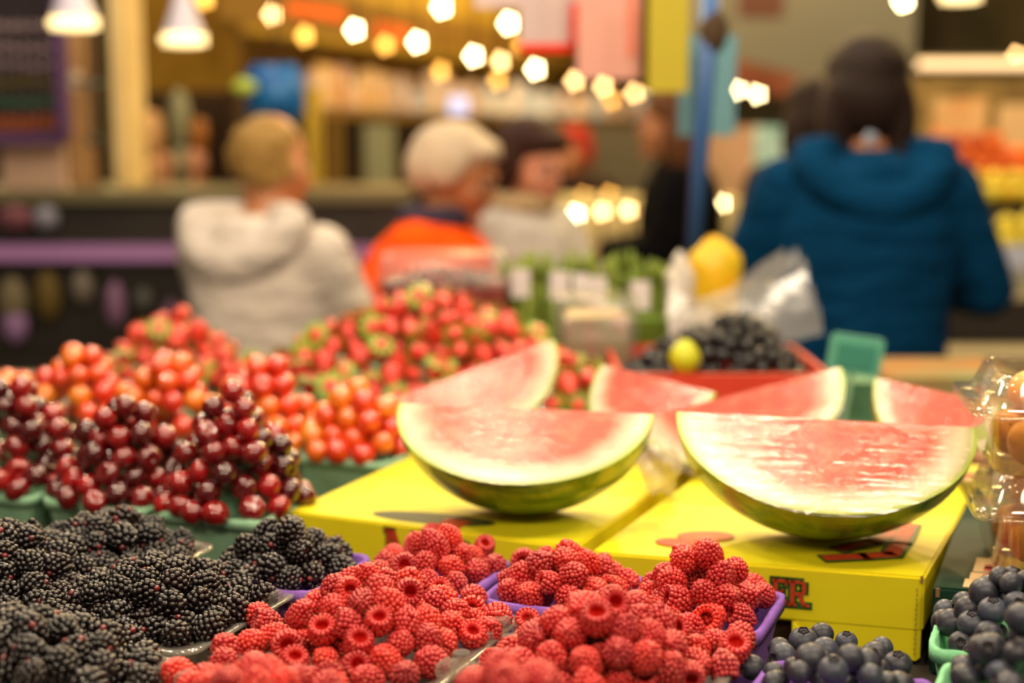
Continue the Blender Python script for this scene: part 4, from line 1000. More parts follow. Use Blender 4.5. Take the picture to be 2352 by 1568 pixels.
for i, (px, py, Y, k) in enumerate(row):
    bulb(px, py, Y, M['bulbw'] if k else M['bulb'], f'lit bulb in the lower row under the awning, number {i + 1} counted from the left' if False else ['leftmost lit bulb of the lower row, above the blue bag', 'big lit bulb right of the orange banner', 'lit bulb under the two orange banners', 'lit bulb left of the close pair under the awning', 'right one of the close pair of bulbs under the awning', 'lit bulb above the dark haired shopper', 'lit bulb left of the pink paper sheet', 'lit bulb under the pink paper sheet', 'left one of the two touching bulbs by the yellow sheet', 'right one of the two touching bulbs by the yellow sheet'][i], 'lit bulbs under the awning', .019 + .001 * (Y - 5))
for i, (px, py, Y, k) in enumerate(((1015, 18, 4.8, 1), (1168, 55, 5.0, 1), (1448, 135, 2.9, 1), (1695, 206, 8, 1), (1740, 216, 8, 1), (2075, 2, 4.2, 1), (2335, 132, 6, 0))):
    bulb(px, py, Y, M['bulbw'] if k else M['bulb'], ['lit bulb at the top edge left of the red and white sign', 'bright bulb touching the red and white sign', 'lit bulb in front of the pink sheet edge', 'left one of the bulb pair beside the blue sheet', 'right one of the bulb pair beside the blue sheet', 'bright bulb cut by the top edge above the blue jacket', 'lit bulb at the right end of the lamp tube'][i], 'lit bulbs in the upper row', .020 if Y > 3 else .010)
for i, (px, py, Y, k) in enumerate(((785, 533, 5.3, 1), (1322, 492, 5.5, 1), (1383, 486, 5.5, 0), (1443, 483, 5.5, 0), (1497, 481, 5.5, 1), (1655, 468, 5.5, 1), (1720, 461, 5.5, 0))):
    p = at_y(px, py, Y); r = .020; o = empty('counter_lamp', p); vs, fs = lathe([(.0002, -r), (r * .7, -r * .7), (r, 0), (r * .7, r * .7), (.0002, r)], 14); mk('glass', vs, fs, M['bulbw'] if k else M['bulb'], o)  # emissive ball imitates the reflection of a bulb, no lamp stands here
    bm = bmesh.new(); cyl(bm, (0, 0, -r * .8), (0, 0, -p.z), .008, seg=6); frombm('stem', bm, M['steel'], o)  # added post, only holds the glowing ball up
    tag(o, ['round counter lamp between the beige coat and the orange jacket', 'leftmost of the four round counter lamps in a row', 'second from the left of the four counter lamps', 'third from the left of the four counter lamps', 'rightmost of the four counter lamps, beside the black jacket', 'left one of the two counter lamps beside the blue pole', 'right one of the two counter lamps, near the blue jacket'][i], 'lamp', 'round lamps on the counters')
for i, (px, py, Y) in enumerate(((700, 84, 5.6), (885, 105, 6.2), (1012, 165, 6.8), (1143, 186, 7.2), (1405, 232, 9), (1200, 105, 6.4), (780, 492, 5.5), (1340, 455, 6.5), (1400, 452, 6.5), (470, 0, 5.5), (1630, 448, 6.5))):
    bulb(px, py, Y, M['bulbd'], ['dim amber bulb between the bag bulb and the big bulb', 'dim amber bulb under the small orange banner', 'dim amber bulb above the amber packages', 'dim amber bulb below the close pair of bulbs', 'dim amber bulb far under the awning', 'dim bulb under the red and white sign', 'dim bulb above the lone counter lamp', 'dim bulb above the left counter lamps', 'dim bulb above the middle counter lamps', 'dim bulb at the top edge above the shelf', 'dim bulb beside the blue pole'][i], 'dim amber bulbs', .024, stem=py < 300)

# ---- hanging papers and pole
def sheet(name, label, px0, py0, px1, py1, Y, cc, cat='paper sheet', rz=0.0, extra=None):
    a, b = at_y(px0, py0, Y), at_y(px1, py1, Y); o = empty(name, ((a.x + b.x) / 2, Y, (a.z + b.z) / 2), rz); w, h = b.x - a.x, a.z - b.z
    BX('sheet', (0, 0, 0), (w, .002, h), mat('paper_colour', cc, .7), o)
    bm = bmesh.new()
    for s in (-1, 1): cyl(bm, (s * w * .35, 0, h / 2), (s * w * .35, 0, 5 - o.location.z), .0015, seg=5)
    frombm('string', bm, M['steel'], o)
    if extra: extra(o, w, h)
    return tag(o, label, cat)
def redframe(o, w, h):
    m = mat('red_sign_paint', '#e82008', .6); BX('red_border', (0, -.003, -h * .46), (w, .002, h * .08), m, o); BX('red_border', (w * .44, -.003, -h * .25), (w * .12, .002, h * .45), m, o)
    bm = bmesh.new(); sph(bm, (-w * .1, -.004, h * .12), .012, (1, .2, 1)); frombm('violet_dot', bm, mat('violet_ink', '#6a5a8a', .6), o)
sheet('hanging_sign', 'white hanging sign with a red border at the top centre', 1195, -120, 1325, 120, 2.7, '#c4b0b0', 'sign', extra=redframe)
sheet('hanging_sign', 'pale lilac hanging sign at the top edge', 1090, -90, 1215, 18, 2.9, '#d2bcbc', 'sign')
def pinkstripe(o, w, h): BX('red_stripe', (w * .36, -.003, .02), (w * .16, .002, h * .8), mat('pink_red_ink', '#d8806e', .6), o)
sheet('hanging_paper', 'pink hanging paper sheet right of the red and white sign', 1327, -80, 1470, 182, 2.6, '#d49c90', extra=pinkstripe)
sheet('hanging_paper', 'yellow hanging paper sheet', 1490, -60, 1580, 212, 2.5, '#b4a636', rz=.12)
sheet('hanging_paper', 'light blue hanging paper sheet behind the blue pole', 1560, 80, 1688, 312, 2.75, '#6fa0ae')
pl = empty('blue_pole', (0, 0, 0)); bm = bmesh.new(); a, b = at_y(1640, -120, 2.55), at_y(1592, 590, 2.55); cyl(bm, (b.x, b.y, b.z), (a.x, a.y, a.z), .0145, .0175, 14); frombm('pole_upper', bm, mat('blue_pole_paint', '#355f9c', .4), pl, smooth=True)
bm = bmesh.new(); cyl(bm, (b.x - .07, b.y, 0), (b.x, b.y, b.z + .0), .0145, .0145, 14); frombm('pole_lower', bm, mat('navy_pole_paint', '#1c2f78', .4), pl, smooth=True)
bm = bmesh.new(); c_ = at_y(1638, 72, 2.55); sph(bm, c_, .026, (1, 1, 1.6)); frombm('knot', bm, mat('brown_knot', '#4a3a2a', .8), pl, smooth=True)
tag(pl, 'slanting blue pole in front of the light blue sheet', 'pole')

# ---- right: hall parts
M['greypan'] = mat('grey_duct_panel', '#5c5c58', .8)
strip('duct_panel', 'large grey slanting duct above the blue jacket', at_y(1560, -400, 8), at_y(2120, -350, 7), 1, .2, M['greypan'], 'duct', to=at_y(1700, 195, 7.5).z)
strip('red_beam', 'reddish brown beam left of the person in the blue jacket', at_y(1690, 135, 7.2), at_y(1960, 205, 6.6), .12, .1, mat('red_brown_beam', '#6a3c2c', .7), 'beam')
side_box('dark_gable', 'dark olive wall area at the upper right', 'wall panel', 2010, -1165, 2500, 130, 8.0, .1, mat('olive_dark', '#352f1c', .8, noise=(3, '#453f2c')))
side_box('brown_patch_panel', 'dark reddish panel high above the blue pole', 'panel', 1700, -60, 1800, 40, 6.8, .05, mat('dark_red_panel', '#5e3e36', .8))
tl = empty('lamp_tube', tuple(at_y(2240, 148, 5.6))); bm = bmesh.new(); cyl(bm, (-.22, 0, 0), (.5, 0, 0), .016, seg=14); frombm('tube', bm, emit('tube_glow', '#ffdca8', .8), tl); BX('housing', (.14, .03, .022), (.74, .05, .02), M['steel'], tl)
bm = bmesh.new(); 
for s in (-.1, .4): cyl(bm, (s, .03, .03), (s, .03, 5 - tl.location.z), .004, seg=5)
frombm('cord', bm, M['brown'], tl); tag(tl, 'glowing lamp tube at the upper right', 'lamp')
M['rback'] = mat('stall_back_mottled', '#a08654', .8, noise=(7, '#6c5a38'))
side_box('stall_wall', 'mottled stall wall at the right', 'wall panel', 2060, 175, 2600, 600, 6.6, .1, M['rback'], to=0)
side_box('price_sign', 'orange and cream price sign at the right stall', 'sign', 2150, 225, 2265, 312, 5.6, .03, mat('cream_orange', '#e0a868', .6, noise=(9, '#e6c890')), to=at_y(0, 440, 5.6).z)
side_box('price_sign', 'pale yellow price sign above the oranges', 'sign', 2300, 240, 2420, 300, 5.5, .03, mat('pale_yellow_card', '#e2c690', .6), to=at_y(0, 440, 5.5).z)
side_box('price_sign', 'teal and white sign left of the blue jacket', 'sign', 1735, 290, 1815, 342, 5.6, .03, mat('teal_card', '#8cc0b4', .5, noise=(12, '#d8ece0')), to=1.15)
# fruit stand right
st = empty('fruit_stand', (at_y(2340, 500, 4.6).x, 4.9, 0))
for nm, y, z, m in (('lower_step', -.3, at_y(0, 555, 4.6).z, 0), ('middle_step', 0, at_y(0, 450, 4.9).z, 0), ('upper_step', .3, at_y(0, 395, 5.2).z, 0)):
    BX(nm, (.15, y, z / 2 - .02), (.62 if y > -.1 else .7, .3, z - .02), M['cfront'], st)
BX('white_front_board', (.12, -.47, at_y(0, 585, 4.5).z), (.66, .02, .07), mat('white_blue_board', '#c8cce0', .5), st)
BX('lower_board', (.14, -.47, at_y(0, 655, 4.5).z), (.6, .02, .12), mat('grey_white_board', '#a8a498', .5), st)
tag(st, 'stepped fruit stand at the right behind the blue jacket', 'stand')
def pile(kind, label, cat, group, meshes, x0, x1, y0, y1, z, r, n, seed, cols=None):
    rg = random.Random(seed); P = []
    for k in range(6):
        nx_ = int((x1 - x0) / (2 * r)) ; ny_ = max(1, int((y1 - y0) / (1.9 * r)) - k)
        for j in range(ny_):
            for i in range(nx_):
                if len(P) < n: P.append((x0 + r + i * 2 * r + (k % 2) * r * .6 + rg.uniform(-.1, .1) * r, y0 + r + (j + k * .5) * 1.9 * r, z + r * .95 + k * r * 1.45))
    for p in P:
        o = bpy.data.objects.new(kind, rg.choice(meshes)); COL.objects.link(o); o.location = p; o.rotation_euler = (rg.random() * 6, rg.random() * 6, rg.random() * 6); s = rg.uniform(.9, 1.05); o.scale = (s, s, s); tag(o, label, cat, group)
def ball(name, r, m, s=(1, 1, 1)):
    bm = bmesh.new(); bmesh.ops.create_uvsphere(bm, u_segments=14, v_segments=9, radius=r, matrix=Matrix.Diagonal((*s, 1)))
    for v in bm.verts:
        if s[2] > 1.1: v.co.x *= 1 - .25 * abs(v.co.z) / (r * s[2]); v.co.y *= 1 - .25 * abs(v.co.z) / (r * s[2])
    me = bpy.data.meshes.new(name); bm.to_mesh(me); bm.free(); me.polygons.foreach_set('use_smooth', [True] * len(me.polygons)); me.materials.append(m); return me
M['orange'] = mat('orange_peel', '#dc6414', .5, vary=['#c8500e', '#e06c18', '#b03c10']); M['lemon'] = mat('lemon_peel', '#e0c428', .45, vary=['#d8b820', '#ecd640', '#b8b030'])
sx = st.location.x
pile('orange', 'orange on the upper steps of the right fruit stand', 'orange', 'oranges on the right stand', [ball('orange', .034, M['orange'])], sx - .14, sx + .46, 5.06, 5.34, at_y(0, 395, 5.2).z - .02, .034, 60, 1)
pile('lemon', 'yellow lemon on the right fruit stand', 'lemon', 'lemons on the right stand', [ball('lemon', .03, M['lemon'], (1, 1, 1.3))], sx - .13, sx + .46, 4.76, 5.03, at_y(0, 450, 4.9).z - .02, .034, 36, 2)
pile('lemon', 'yellow lemon on the lowest step of the right fruit stand', 'lemon', 'lemons on the lowest step', [ball('lemon', .03, M['lemon'], (1, 1, 1.3))], sx - .18, sx + .46, 4.46, 4.73, at_y(0, 555, 4.6).z - .02, .034, 44, 3)
side_box('dark_cabinet', 'dark cabinet right of the blue jacket', 'cabinet', 2150, 690, 2500, 800, 3.6, .4, mat('black_cabinet', '#28211c', .5), to=.0)
side_box('cream_ledge', 'cream ledge under the dark cabinet', 'ledge', 2150, 815, 2500, 852, 3.4, .18, mat('cream_ledge_paint', '#a89a78', .6), to=.0)

# ---- things at the back of the display table
def ontable(name, label, cat, px0, py0, px1, py1, Y, dep, m, **kw): return side_box(name, label, cat, px0, py0, px1, py1, Y, dep, m, to=ZT, **kw)
M['redclam'] = mat('cherries_seen_through_plastic', '#8c2c24', .4, noise=(25, '#6c1c18'))
rc = ontable('berry_crate', 'dark red crate of packed cherries behind the strawberries', 'crate', 872, 662, 1160, 700, 2.22, .14, mat('dark_red_crate', '#6a2420', .5, noise=(30, '#8c3c30')))
hp = Heap((rc.location.x, 2.29), 0, .10, .065, rc.location.z + rc.dimensions.z / 2 if False else at_y(0, 662, 2.22).z, .025, 2, 3); P = pack(hp, .0122, .8, .3, None, 5, .96, .95)
scatter('cherry', CHERRY, list(P), 'cherries in the dark red crate', 'in the dark red crate behind the strawberries', 'dull red cherry', 5)
vs, fs = loft([[(x, y, 0) for x, y in rrect(.212, .145, .02)], [(x, y, .045) for x, y in rrect(.205, .138, .02)], [(x, y, .052) for x, y in rrect(.19, .12, .02)]], False, True)
M['lidp'] = clear('dull_lid_plastic', haze=.08, gl=.03, rough=.25, edge=.25); mk('lid', vs, fs, M['lidp'], rc, loc=(0, 0, at_y(0, 662, 2.22).z - rc.location.z))
bx = ontable('berry_box', 'tall clear fronted box of strawberries right of the large heap', 'box', 1300, 730, 1445, 930, 2.06, .13, mat('reddish_box', '#9a5a48', .4, noise=(22, '#7c8050')))
vs, fs = loft([[(x, y, -.06) for x, y in rrect(.118, .15, .02)], [(x, y, .028) for x, y in rrect(.122, .155, .02)]], False, True)
mk('lid', vs, fs, M['lidp'], bx, loc=(0, 0, at_y(0, 735, 2.06).z - bx.location.z))
# asparagus / green bunches with white tags
M['green1'] = mat('green_stalks', '#7f8f3c', .6, vary=['#7c8c34', '#93a048', '#5c7426'])
bunch_me = None
def bunch(px, Y, top, label, tagpx=None):
    p = at_y(px, top, Y); o = empty('green_bunch', (p.x, Y, ZT)); bm = bmesh.new(); rg = random.Random(px); H = p.z - ZT
    for i in range(16):
        a = rg.random() * 6.28; rr = math.sqrt(rg.random()) * .022; x, y = rr * math.cos(a), rr * math.sin(a); h = H * rg.uniform(.88, 1.04)
        cyl(bm, (x, y, 0), (x * 1.25, y * 1.25, h * .84), .0065, .006, 7); cyl(bm, (x * 1.25, y * 1.25, h * .84), (x * 1.3, y * 1.3, h), .0085, .001, 7)
    frombm('stalks', bm, M['green1'], o, smooth=True)
    if tagpx:
        q = at_y(tagpx[0], tagpx[1], Y - .05); BX('white_tag', (q.x - p.x, -.052, q.z - ZT), (.030, .002, .046), mat('white_tag_paper', '#e0d6d8', .6), o)
    return tag(o, label, 'vegetable', 'upright bunches of green stalks')
for i, (px, Y, top, tg) in enumerate(((1185, 2.33, 600, (1195, 650)), (1240, 2.36, 585, None), (1292, 2.33, 590, (1285, 655)), (1340, 2.36, 580, (1330, 660)), (1385, 2.33, 590, (1372, 668)), (1435, 2.36, 580, None), (1480, 2.30, 600, (1470, 678)), (1530, 2.33, 610, None))):
    bunch(px, Y, top, ['bunch of green stalks with a white tag, leftmost of the row', 'untagged bunch of green stalks, second from the left', 'bunch of green stalks with the left one of three close white tags', 'bunch of green stalks with the middle one of three close white tags', 'bunch of green stalks with the right one of three close white tags', 'untagged bunch of green stalks right of the three close tags', 'bunch of green stalks with the large white tag standing apart', 'untagged bunch of green stalks at the right end of the row'][i], tg)
ontable('green_box', 'dark green box in front of the green bunches', 'box', 1440, 735, 1535, 830, 2.18, .08, mat('green_box_card', '#5c7424', .6))
# white paper, yellow bag
def lump(name, label, cat, px, py, Y, sx_, sy_, sz_, m, seed, amp=.25, to=ZT, nse=3.0):
    rg = random.Random(seed); bm = bmesh.new(); bmesh.ops.create_icosphere(bm, subdivisions=4, radius=1); ph = [rg.uniform(0, 6) for _ in range(6)]
    for v in bm.verts:
        c = v.co.copy(); k = 1 + amp * (math.sin(c.x * nse + ph[0]) * math.sin(c.y * nse * 1.3 + ph[1]) + .6 * math.sin(c.z * nse * 2 + ph[2] + c.x * 4) + .3 * math.sin(c.x * nse * 4 + ph[3]) * math.sin(c.z * nse * 3))
        v.co = Vector((c.x * sx_, c.y * sy_, c.z * sz_)) * k
    p = at_y(px, py, Y); mz = min(v.co.z for v in bm.verts)
    if to is not None:
        for v in bm.verts:
            if v.co.z < 0: v.co.z *= (p.z - to) / -mz
    return tag(frombm(name, bm, m, smooth=True, loc=p), label, cat)
lump('yellow_bag', 'bright yellow bag behind the black grapes', 'bag', 1640, 618, 2.36, .046, .03, .05, mat('yellow_bag_plastic', '#f0b818', .4, noise=(30, '#e0c020')), 4, .08)
lump('white_bag', 'white crumpled bag left of the yellow bag', 'bag', 1562, 660, 2.25, .024, .025, .05, mat('white_bag_plastic', '#cfc8bc', .5), 6, .12)
# red box with black grapes under plastic
rb = empty('grape_box', (0, 0, 0)); a, b = at_y(1425, 858, 1.84), at_y(1905, 858, 1.84); zt = a.z; w = b.x - a.x; cx = (a.x + b.x) / 2
M['redbox'] = mat('red_card', '#d8422c', .5, noise=(20, '#cc3a28'))
rb.location = (cx, 1.84 + .13, ZT)
for nm, c, s in (('front_panel', (0, -.13, (zt - ZT) / 2), (w, .006, zt - ZT)), ('back_panel', (0, .13, (zt - ZT) / 2), (w, .006, zt - ZT)), ('side_panel', (-w / 2, 0, (zt - ZT) / 2), (.006, .26, zt - ZT)), ('side_panel', (w / 2, 0, (zt - ZT) / 2), (.006, .26, zt - ZT)), ('bottom', (0, 0, .004), (w, .26, .006))): BX(nm, c, s, M['redbox'], rb)
f_ = Face((a.x, 1.84), (b.x, 1.84)); f_.A.z = zt
for cx_, cy_, a_, b_, cc in ((.05, -.012, .03, .016, '#e88a3c'), (.16, -.04, .06, .022, '#e07a50'), (.125, -.045, .03, .014, '#e8c020'), (.23, -.03, .02, .012, '#3c6a3a')):
    bm = bmesh.new(); bmesh.ops.create_cone(bm, cap_ends=True, segments=24, radius1=1, radius2=1, depth=.0006); bmesh.ops.transform(bm, matrix=f_.mtx(cx_, cy_, .004) @ Matrix.Diagonal((a_, b_, 1, 1)), verts=bm.verts)
    frombm('printed_oval', bm, mat('box_print', cc, .5), rb)
tag(rb, 'red cardboard box of black grapes behind the watermelons', 'box')
M['grape'] = mat('black_grape_skin', '#0e0b10', .15, vary=['#0b090d', '#141017', '#08070a'], coat=.0)
hp = Heap((cx + .01, 1.98), 0, w * .46, .115, zt - .02, .085, 1.5, 2.6, sk=(.45, .2)); P = pack(hp, .0112, .9, .4, None, 77, .97, .97)
scatter('grape', [ball('grape', .0112, M['grape'], (1, 1, 1.12))], list(P), 'black grapes in the red box', 'in the red box under the plastic bag', 'black grape', 77, cat='grape')
o = bpy.data.objects.new('lime', ball('lime', .022, mat('lime_peel', '#c8cc28', .4), (1, 1, 1.15))); COL.objects.link(o); o.location = at_y(1573, 822, 1.86); tag(o, 'yellow green lime lying on the black grapes', 'lime')
# plastic bag sheet draped and pulled up
def bag_sheet(name, label, ctrl, m, seed, amp=.008):
    """ctrl: grid of (px,py,Y) rows"""
    rows = [[at_y(*p) for p in r] for r in ctrl]; nr, nc = len(rows), len(rows[0]); R_, C_ = (nr - 1) * 8, (nc - 1) * 8; rg = random.Random(seed); ph = [rg.uniform(0, 6) for _ in range(6)]
    vs = []
    for i in range(R_ + 1):
        for j in range(C_ + 1):
            u, v = i / 8, j / 8; i0, j0 = min(int(u), nr - 2), min(int(v), nc - 2); fu, fv = u - i0, v - j0; fu, fv = fu * fu * (3 - 2 * fu), fv * fv * (3 - 2 * fv)
            p = (rows[i0][j0] * (1 - fu) + rows[i0 + 1][j0] * fu) * (1 - fv) + (rows[i0][j0 + 1] * (1 - fu) + rows[i0 + 1][j0 + 1] * fu) * fv
            n = math.sin(j * .9 + ph[0] + i * .2) + .7 * math.sin(i * .8 + j * .5 + ph[1]) + rg.uniform(-.5, .5)
            vs.append(p + Vector((n * amp * .3, n * amp, n * amp * .5)))
    fs = [(i * (C_ + 1) + j, i * (C_ + 1) + j + 1, (i + 1) * (C_ + 1) + j + 1, (i + 1) * (C_ + 1) + j) for i in range(R_) for j in range(C_)]
    return tag(mk(name, vs, fs, m), label, 'plastic bag')
bag_sheet('plastic_bag', 'clear crumpled plastic bag pulled up above the black grapes', [[(1800, 575, 2.22), (1830, 580, 2.2), (1850, 600, 2.2)], [(1690, 655, 2.2), (1780, 650, 2.15), (1860, 640, 2.15)], [(1560, 700, 2.12), (1740, 730, 2.06), (1880, 700, 2.1)], [(1540, 760, 2.08), (1720, 775, 2.0), (1890, 770, 2.05)]], M['bagfilm'], 3)
bag_sheet('plastic_bag', 'whitish plastic wrap left of the black grapes', [[(1540, 650, 2.2), (1580, 690, 2.15), (1620, 720, 2.15)], [(1530, 720, 2.12), (1590, 740, 2.1), (1700, 760, 2.06)], [(1540, 770, 2.1), (1600, 775, 2.05), (1720, 780, 2.03)]], clear('milky_wrap', tint='#e6e0dc', haze=.45, gl=.02, rough=.35, edge=.3), 8)
tcd = empty('price_card', tuple(at_y(1965, 815, 1.86))); BX('card', (0, 0, 0), (.072, .004, .052), mat('teal_price_card', '#5fae98', .5), tcd, bev=.004); BX('inner_panel', (0, -.003, -.002), (.052, .002, .032), mat('dark_teal_ink', '#3c8c7c', .5), tcd)
BX('stake', (0, .005, -.09), (.006, .004, .15), M['gpulp'], tcd); tcd.rotation_euler = (0, math.radians(8), 0); tag(tcd, 'teal price card on a stake right of the black grapes', 'price card')
ontable('green_box', 'low green box under the teal price card', 'box', 1915, 880, 2035, 960, 1.90, .1, mat('teal_green_card', '#5a8a68', .6))
ontable('brown_box', 'brown cardboard box behind the rightmost watermelon', 'box', 2040, 868, 2350, 960, 2.1, .2, mat('brown_card', '#a8703c', .8, noise=(5, '#8c8a5c')))
ontable('brown_box', 'small brown box between the right watermelon and the plastic boxes', 'box', 2215, 1055, 2330, 1130, 1.55, .12, mat('brown_card2', '#8a6448', .7), rz=.3)
lump('plastic_wrap', 'crumpled clear wrap between the two front watermelons', 'wrap', 1512, 1070, 1.34, .020, .03, .022, clear('clear_wrap_lump', tint='#ece8dc', haze=.25, gl=.03, rough=.2, edge=.3), 12, .2, to=ZC + .0005)
tag(BX('liner_cloth', (-.84, 2.16, ZT + .004), (.40, .6, .006), mat('speckled_cloth', '#8e9488', .8, noise=(45, '#6a5a50')), bev=.002), 'grey green speckled cloth at the far left end of the table', 'cloth')

# ---------------------------------------------------------------- people
M['skin'] = mat('skin', '#b4764e', .5); M['skin2'] = mat('skin_pale', '#cc8a6c', .5)
def ell(bm, c, r, rot=None, u=16, v=10):
    m_ = Matrix.Translation(c) @ (Euler(rot).to_matrix().to_4x4() if rot else Matrix.Identity(4)) @ Matrix.Diagonal((*r, 1)); bmesh.ops.create_uvsphere(bm, u_segments=u, v_segments=v, radius=1, matrix=m_)
def limb(bm, pts, rad, flat=1.0):
    for i in range(len(pts) - 1):
        a, b = Vector(pts[i]), Vector(pts[i + 1]); cyl(bm, a, b, rad[i], rad[i + 1], 14)
    for p, r in zip(pts, rad): sph(bm, p, r, u=14, v=9)
def rings(bm, rs, n=20):
    V_ = []
    for (x, y, z, rx_, ry_) in rs: V_.append([bm.verts.new((x + rx_ * math.cos(2 * PI * i / n), y + ry_ * math.sin(2 * PI * i / n), z)) for i in range(n)])
    for k in range(len(V_) - 1):
        for i in range(n): bm.faces.new((V_[k][i], V_[k][(i + 1) % n], V_[k + 1][(i + 1) % n], V_[k + 1][i]))
    bm.faces.new(V_[0][::-1]); bm.faces.new(V_[-1])
def fuse(name, bm, m, parent, vox=.011, it=4, loc=None, rot=None, disp=None):
    o = frombm(name, bm, m, parent, smooth=True, loc=loc, rot=rot); r = o.modifiers.new('remesh', 'REMESH'); r.mode = 'VOXEL'; r.voxel_size = vox; r.use_smooth_shade = True
    s = o.modifiers.new('smooth', 'SMOOTH'); s.iterations = it; s.factor = .5
    return o
def hand(bm, w, d, side, s=1.0):
    """palm, four unequal bent fingers and a thumb from the side of the palm; w wrist, d pointing direction"""
    w, d = Vector(w), Vector(d).normalized(); up = Vector((0, 0, 1)); lat = d.cross(up).normalized(); nrm = lat.cross(d).normalized()
    ell(bm, w + d * .045 * s, (.028 * s, .045 * s, .016 * s), rot=(math.atan2(d.z, math.hypot(d.x, d.y)), 0, math.atan2(d.y, d.x) - PI / 2))
    for k, (L_, o_) in enumerate(((.062, -1.5), (.072, -.5), (.068, .5), (.052, 1.5))):
        a = w + d * .08 * s + lat * o_ * .0165 * s; b = a + d * L_ * .45 * s - nrm * .008 * s; c = b + d * L_ * .32 * s - nrm * .022 * s; limb(bm, [a, b, c], [.0085 * s, .008 * s, .0068 * s])
    a = w + d * .025 * s + lat * side * .024 * s; b = a + (d + lat * side * .9).normalized() * .035 * s; c = b + (d - nrm * .4).normalized() * .028 * s; limb(bm, [a, b, c], [.011 * s, .0095 * s, .008 * s])
def person(label, x, y, yaw, headz, coat, hair, trou='#2a2a33', skin='skin', W=1.0, hood=False, collar=None, hairstyle='bob', arms=((-.25, .02), (.25, .02)), lean=0.0, headyaw=0.0, headpitch=0.0, coatlen=.55, patch=None, bulk=1.0):
    H = headz - .0; k = H / 1.48      # head centre height
    root = None; shz = H - .165 * k if True else 0
    hipz = .90 * k; L = lean
    def ly_(z): return max(0, (z - hipz) / (H - hipz)) * L
    bm = bmesh.new()
    # body
    rings(bm, [(0, ly_(hipz - .08), hipz - .10, .15 * W, .11), (0, ly_(hipz), hipz, .165 * W, .115), (0, ly_(hipz), hipz + .12 * k, .13 * W, .10), (0, ly_(shz - .12), shz - .16 * k, .15 * W, .11), (0, ly_(shz), shz - .03, .14 * W, .09), (0, ly_(shz), shz + .02, .07, .06)])
    nk = Vector((0, ly_(shz), shz)); hd = Vector((0, L + .015 + .02, H)); limb(bm, [nk, hd - Vector((0, .012, .05))], [.056, .05])
    R3 = Euler((headpitch, 0, headyaw)).to_matrix()
    def hp_(v): return hd + R3 @ Vector(v)
    ell(bm, hp_((0, 0, .02)), (.072, .092, .098)); ell(bm, hp_((0, .028, -.045)), (.052, .062, .062))      # +y is the way the face looks
    ell(bm, hp_((0, .092, -.018)), (.012, .022, .022)); ell(bm, hp_((0, .086, .018)), (.03, .02, .012)); ell(bm, hp_((0, .082, -.058)), (.024, .014, .007)); ell(bm, hp_((0, .076, -.095)), (.022, .02, .018))
    for s in (-1, 1): ell(bm, hp_((s * .074, -.005, -.01)), (.01, .02, .03)); ell(bm, hp_((s * .04, .06, -.03)), (.022, .022, .022))
    arm = {}
    for s, (ex, ey) in zip((-1, 1), arms):
        S = Vector((s * .165 * W, ly_(shz), shz - .035)); E = Vector((ex * W, ly_(shz) * .8 + ey, shz - .25 * k)); Wr = E + Vector((-s * .10, .20, .01 - .02))
        arm[s] = (S, E, Wr); limb(bm, [S, E, Wr], [.045, .036, .026]); hand(bm, Wr, Vector((-s * .3, 1, -.1)), -s, .95 * k)
        limb(bm, [(s * .085, 0, hipz - .04), (s * .09, .01, .48 * k), (s * .09, -.01, .09)], [.085, .055, .04]); ell(bm, (s * .09, .05, .045), (.042, .12, .04))
    root = fuse('person', bm, M[skin], None, .010, 3, loc=(x, y, 0), rot=(0, 0, yaw))
    tag(root, label, 'person')
    # face details
    dk = mat('eye_brow_dark', '#2c1c18', .6)
    for s in (-1, 1):
        bm = bmesh.new(); sph(bm, hp_((s * .029, .084, .002)), .0105, (1, .5, .7)); eye_ = frombm('eye', bm, mat('eye_white', '#d8cfc8', .3), root, smooth=True)
        bm = bmesh.new(); sph(bm, hp_((s * .029, .089, .002)), .005); frombm('iris', bm, dk, eye_, smooth=True)
        bm = bmesh.new(); ell(bm, hp_((s * .029, .088, .022)), (.017, .006, .004)); frombm('eyebrow', bm, dk, root, smooth=True)
    bm = bmesh.new(); ell(bm, hp_((0, .092, -.058)), (.022, .008, .006)); frombm('lips', bm, mat('lips', '#a84a44', .5), root, smooth=True)
    # trousers
    bm = bmesh.new(); rings(bm, [(0, 0, hipz - .13, .165 * W, .125), (0, 0, hipz + .04, .17 * W, .125)])
    for s in (-1, 1): limb(bm, [(s * .085, 0, hipz - .06), (s * .09, .01, .48 * k), (s * .09, -.01, .10)], [.098, .072, .062])
    fuse('trousers', bm, mat('trouser_cloth', trou, .8), root, .014, 3)
    for s in (-1, 1):
        bm = bmesh.new(); ell(bm, (s * .09, .05, .048), (.05, .135, .048)); frombm('shoe', bm, mat('shoe_leather', '#1c1814', .5), root, smooth=True)
    # coat
    bm = bmesh.new(); b_ = bulk; z0 = H - .165 * k - coatlen * k
    rings(bm, [(0, ly_(z0), z0, .175 * W * b_, .145 * b_), (0, ly_(z0 + .1), z0 + .12 * k, .168 * W * b_, .14 * b_), (0, ly_(shz - .3), shz - .28 * k, .168 * W * b_, .14 * b_), (0, ly_(shz - .1), shz - .12 * k, .185 * W * b_, .14 * b_), (0, ly_(shz), shz - .03, .165 * W * b_, .12 * b_), (0, ly_(shz), shz + .02, .11 * W, .09), (0, ly_(shz) + .005, shz + .05, .07, .07)])
    for s in (-1, 1):
        S, E, Wr = arm[s]; limb(bm, [S, S.lerp(E, .5), E, Wr.lerp(E, .12)], [.068 * b_, .064 * b_, .058 * b_, .043 * b_])
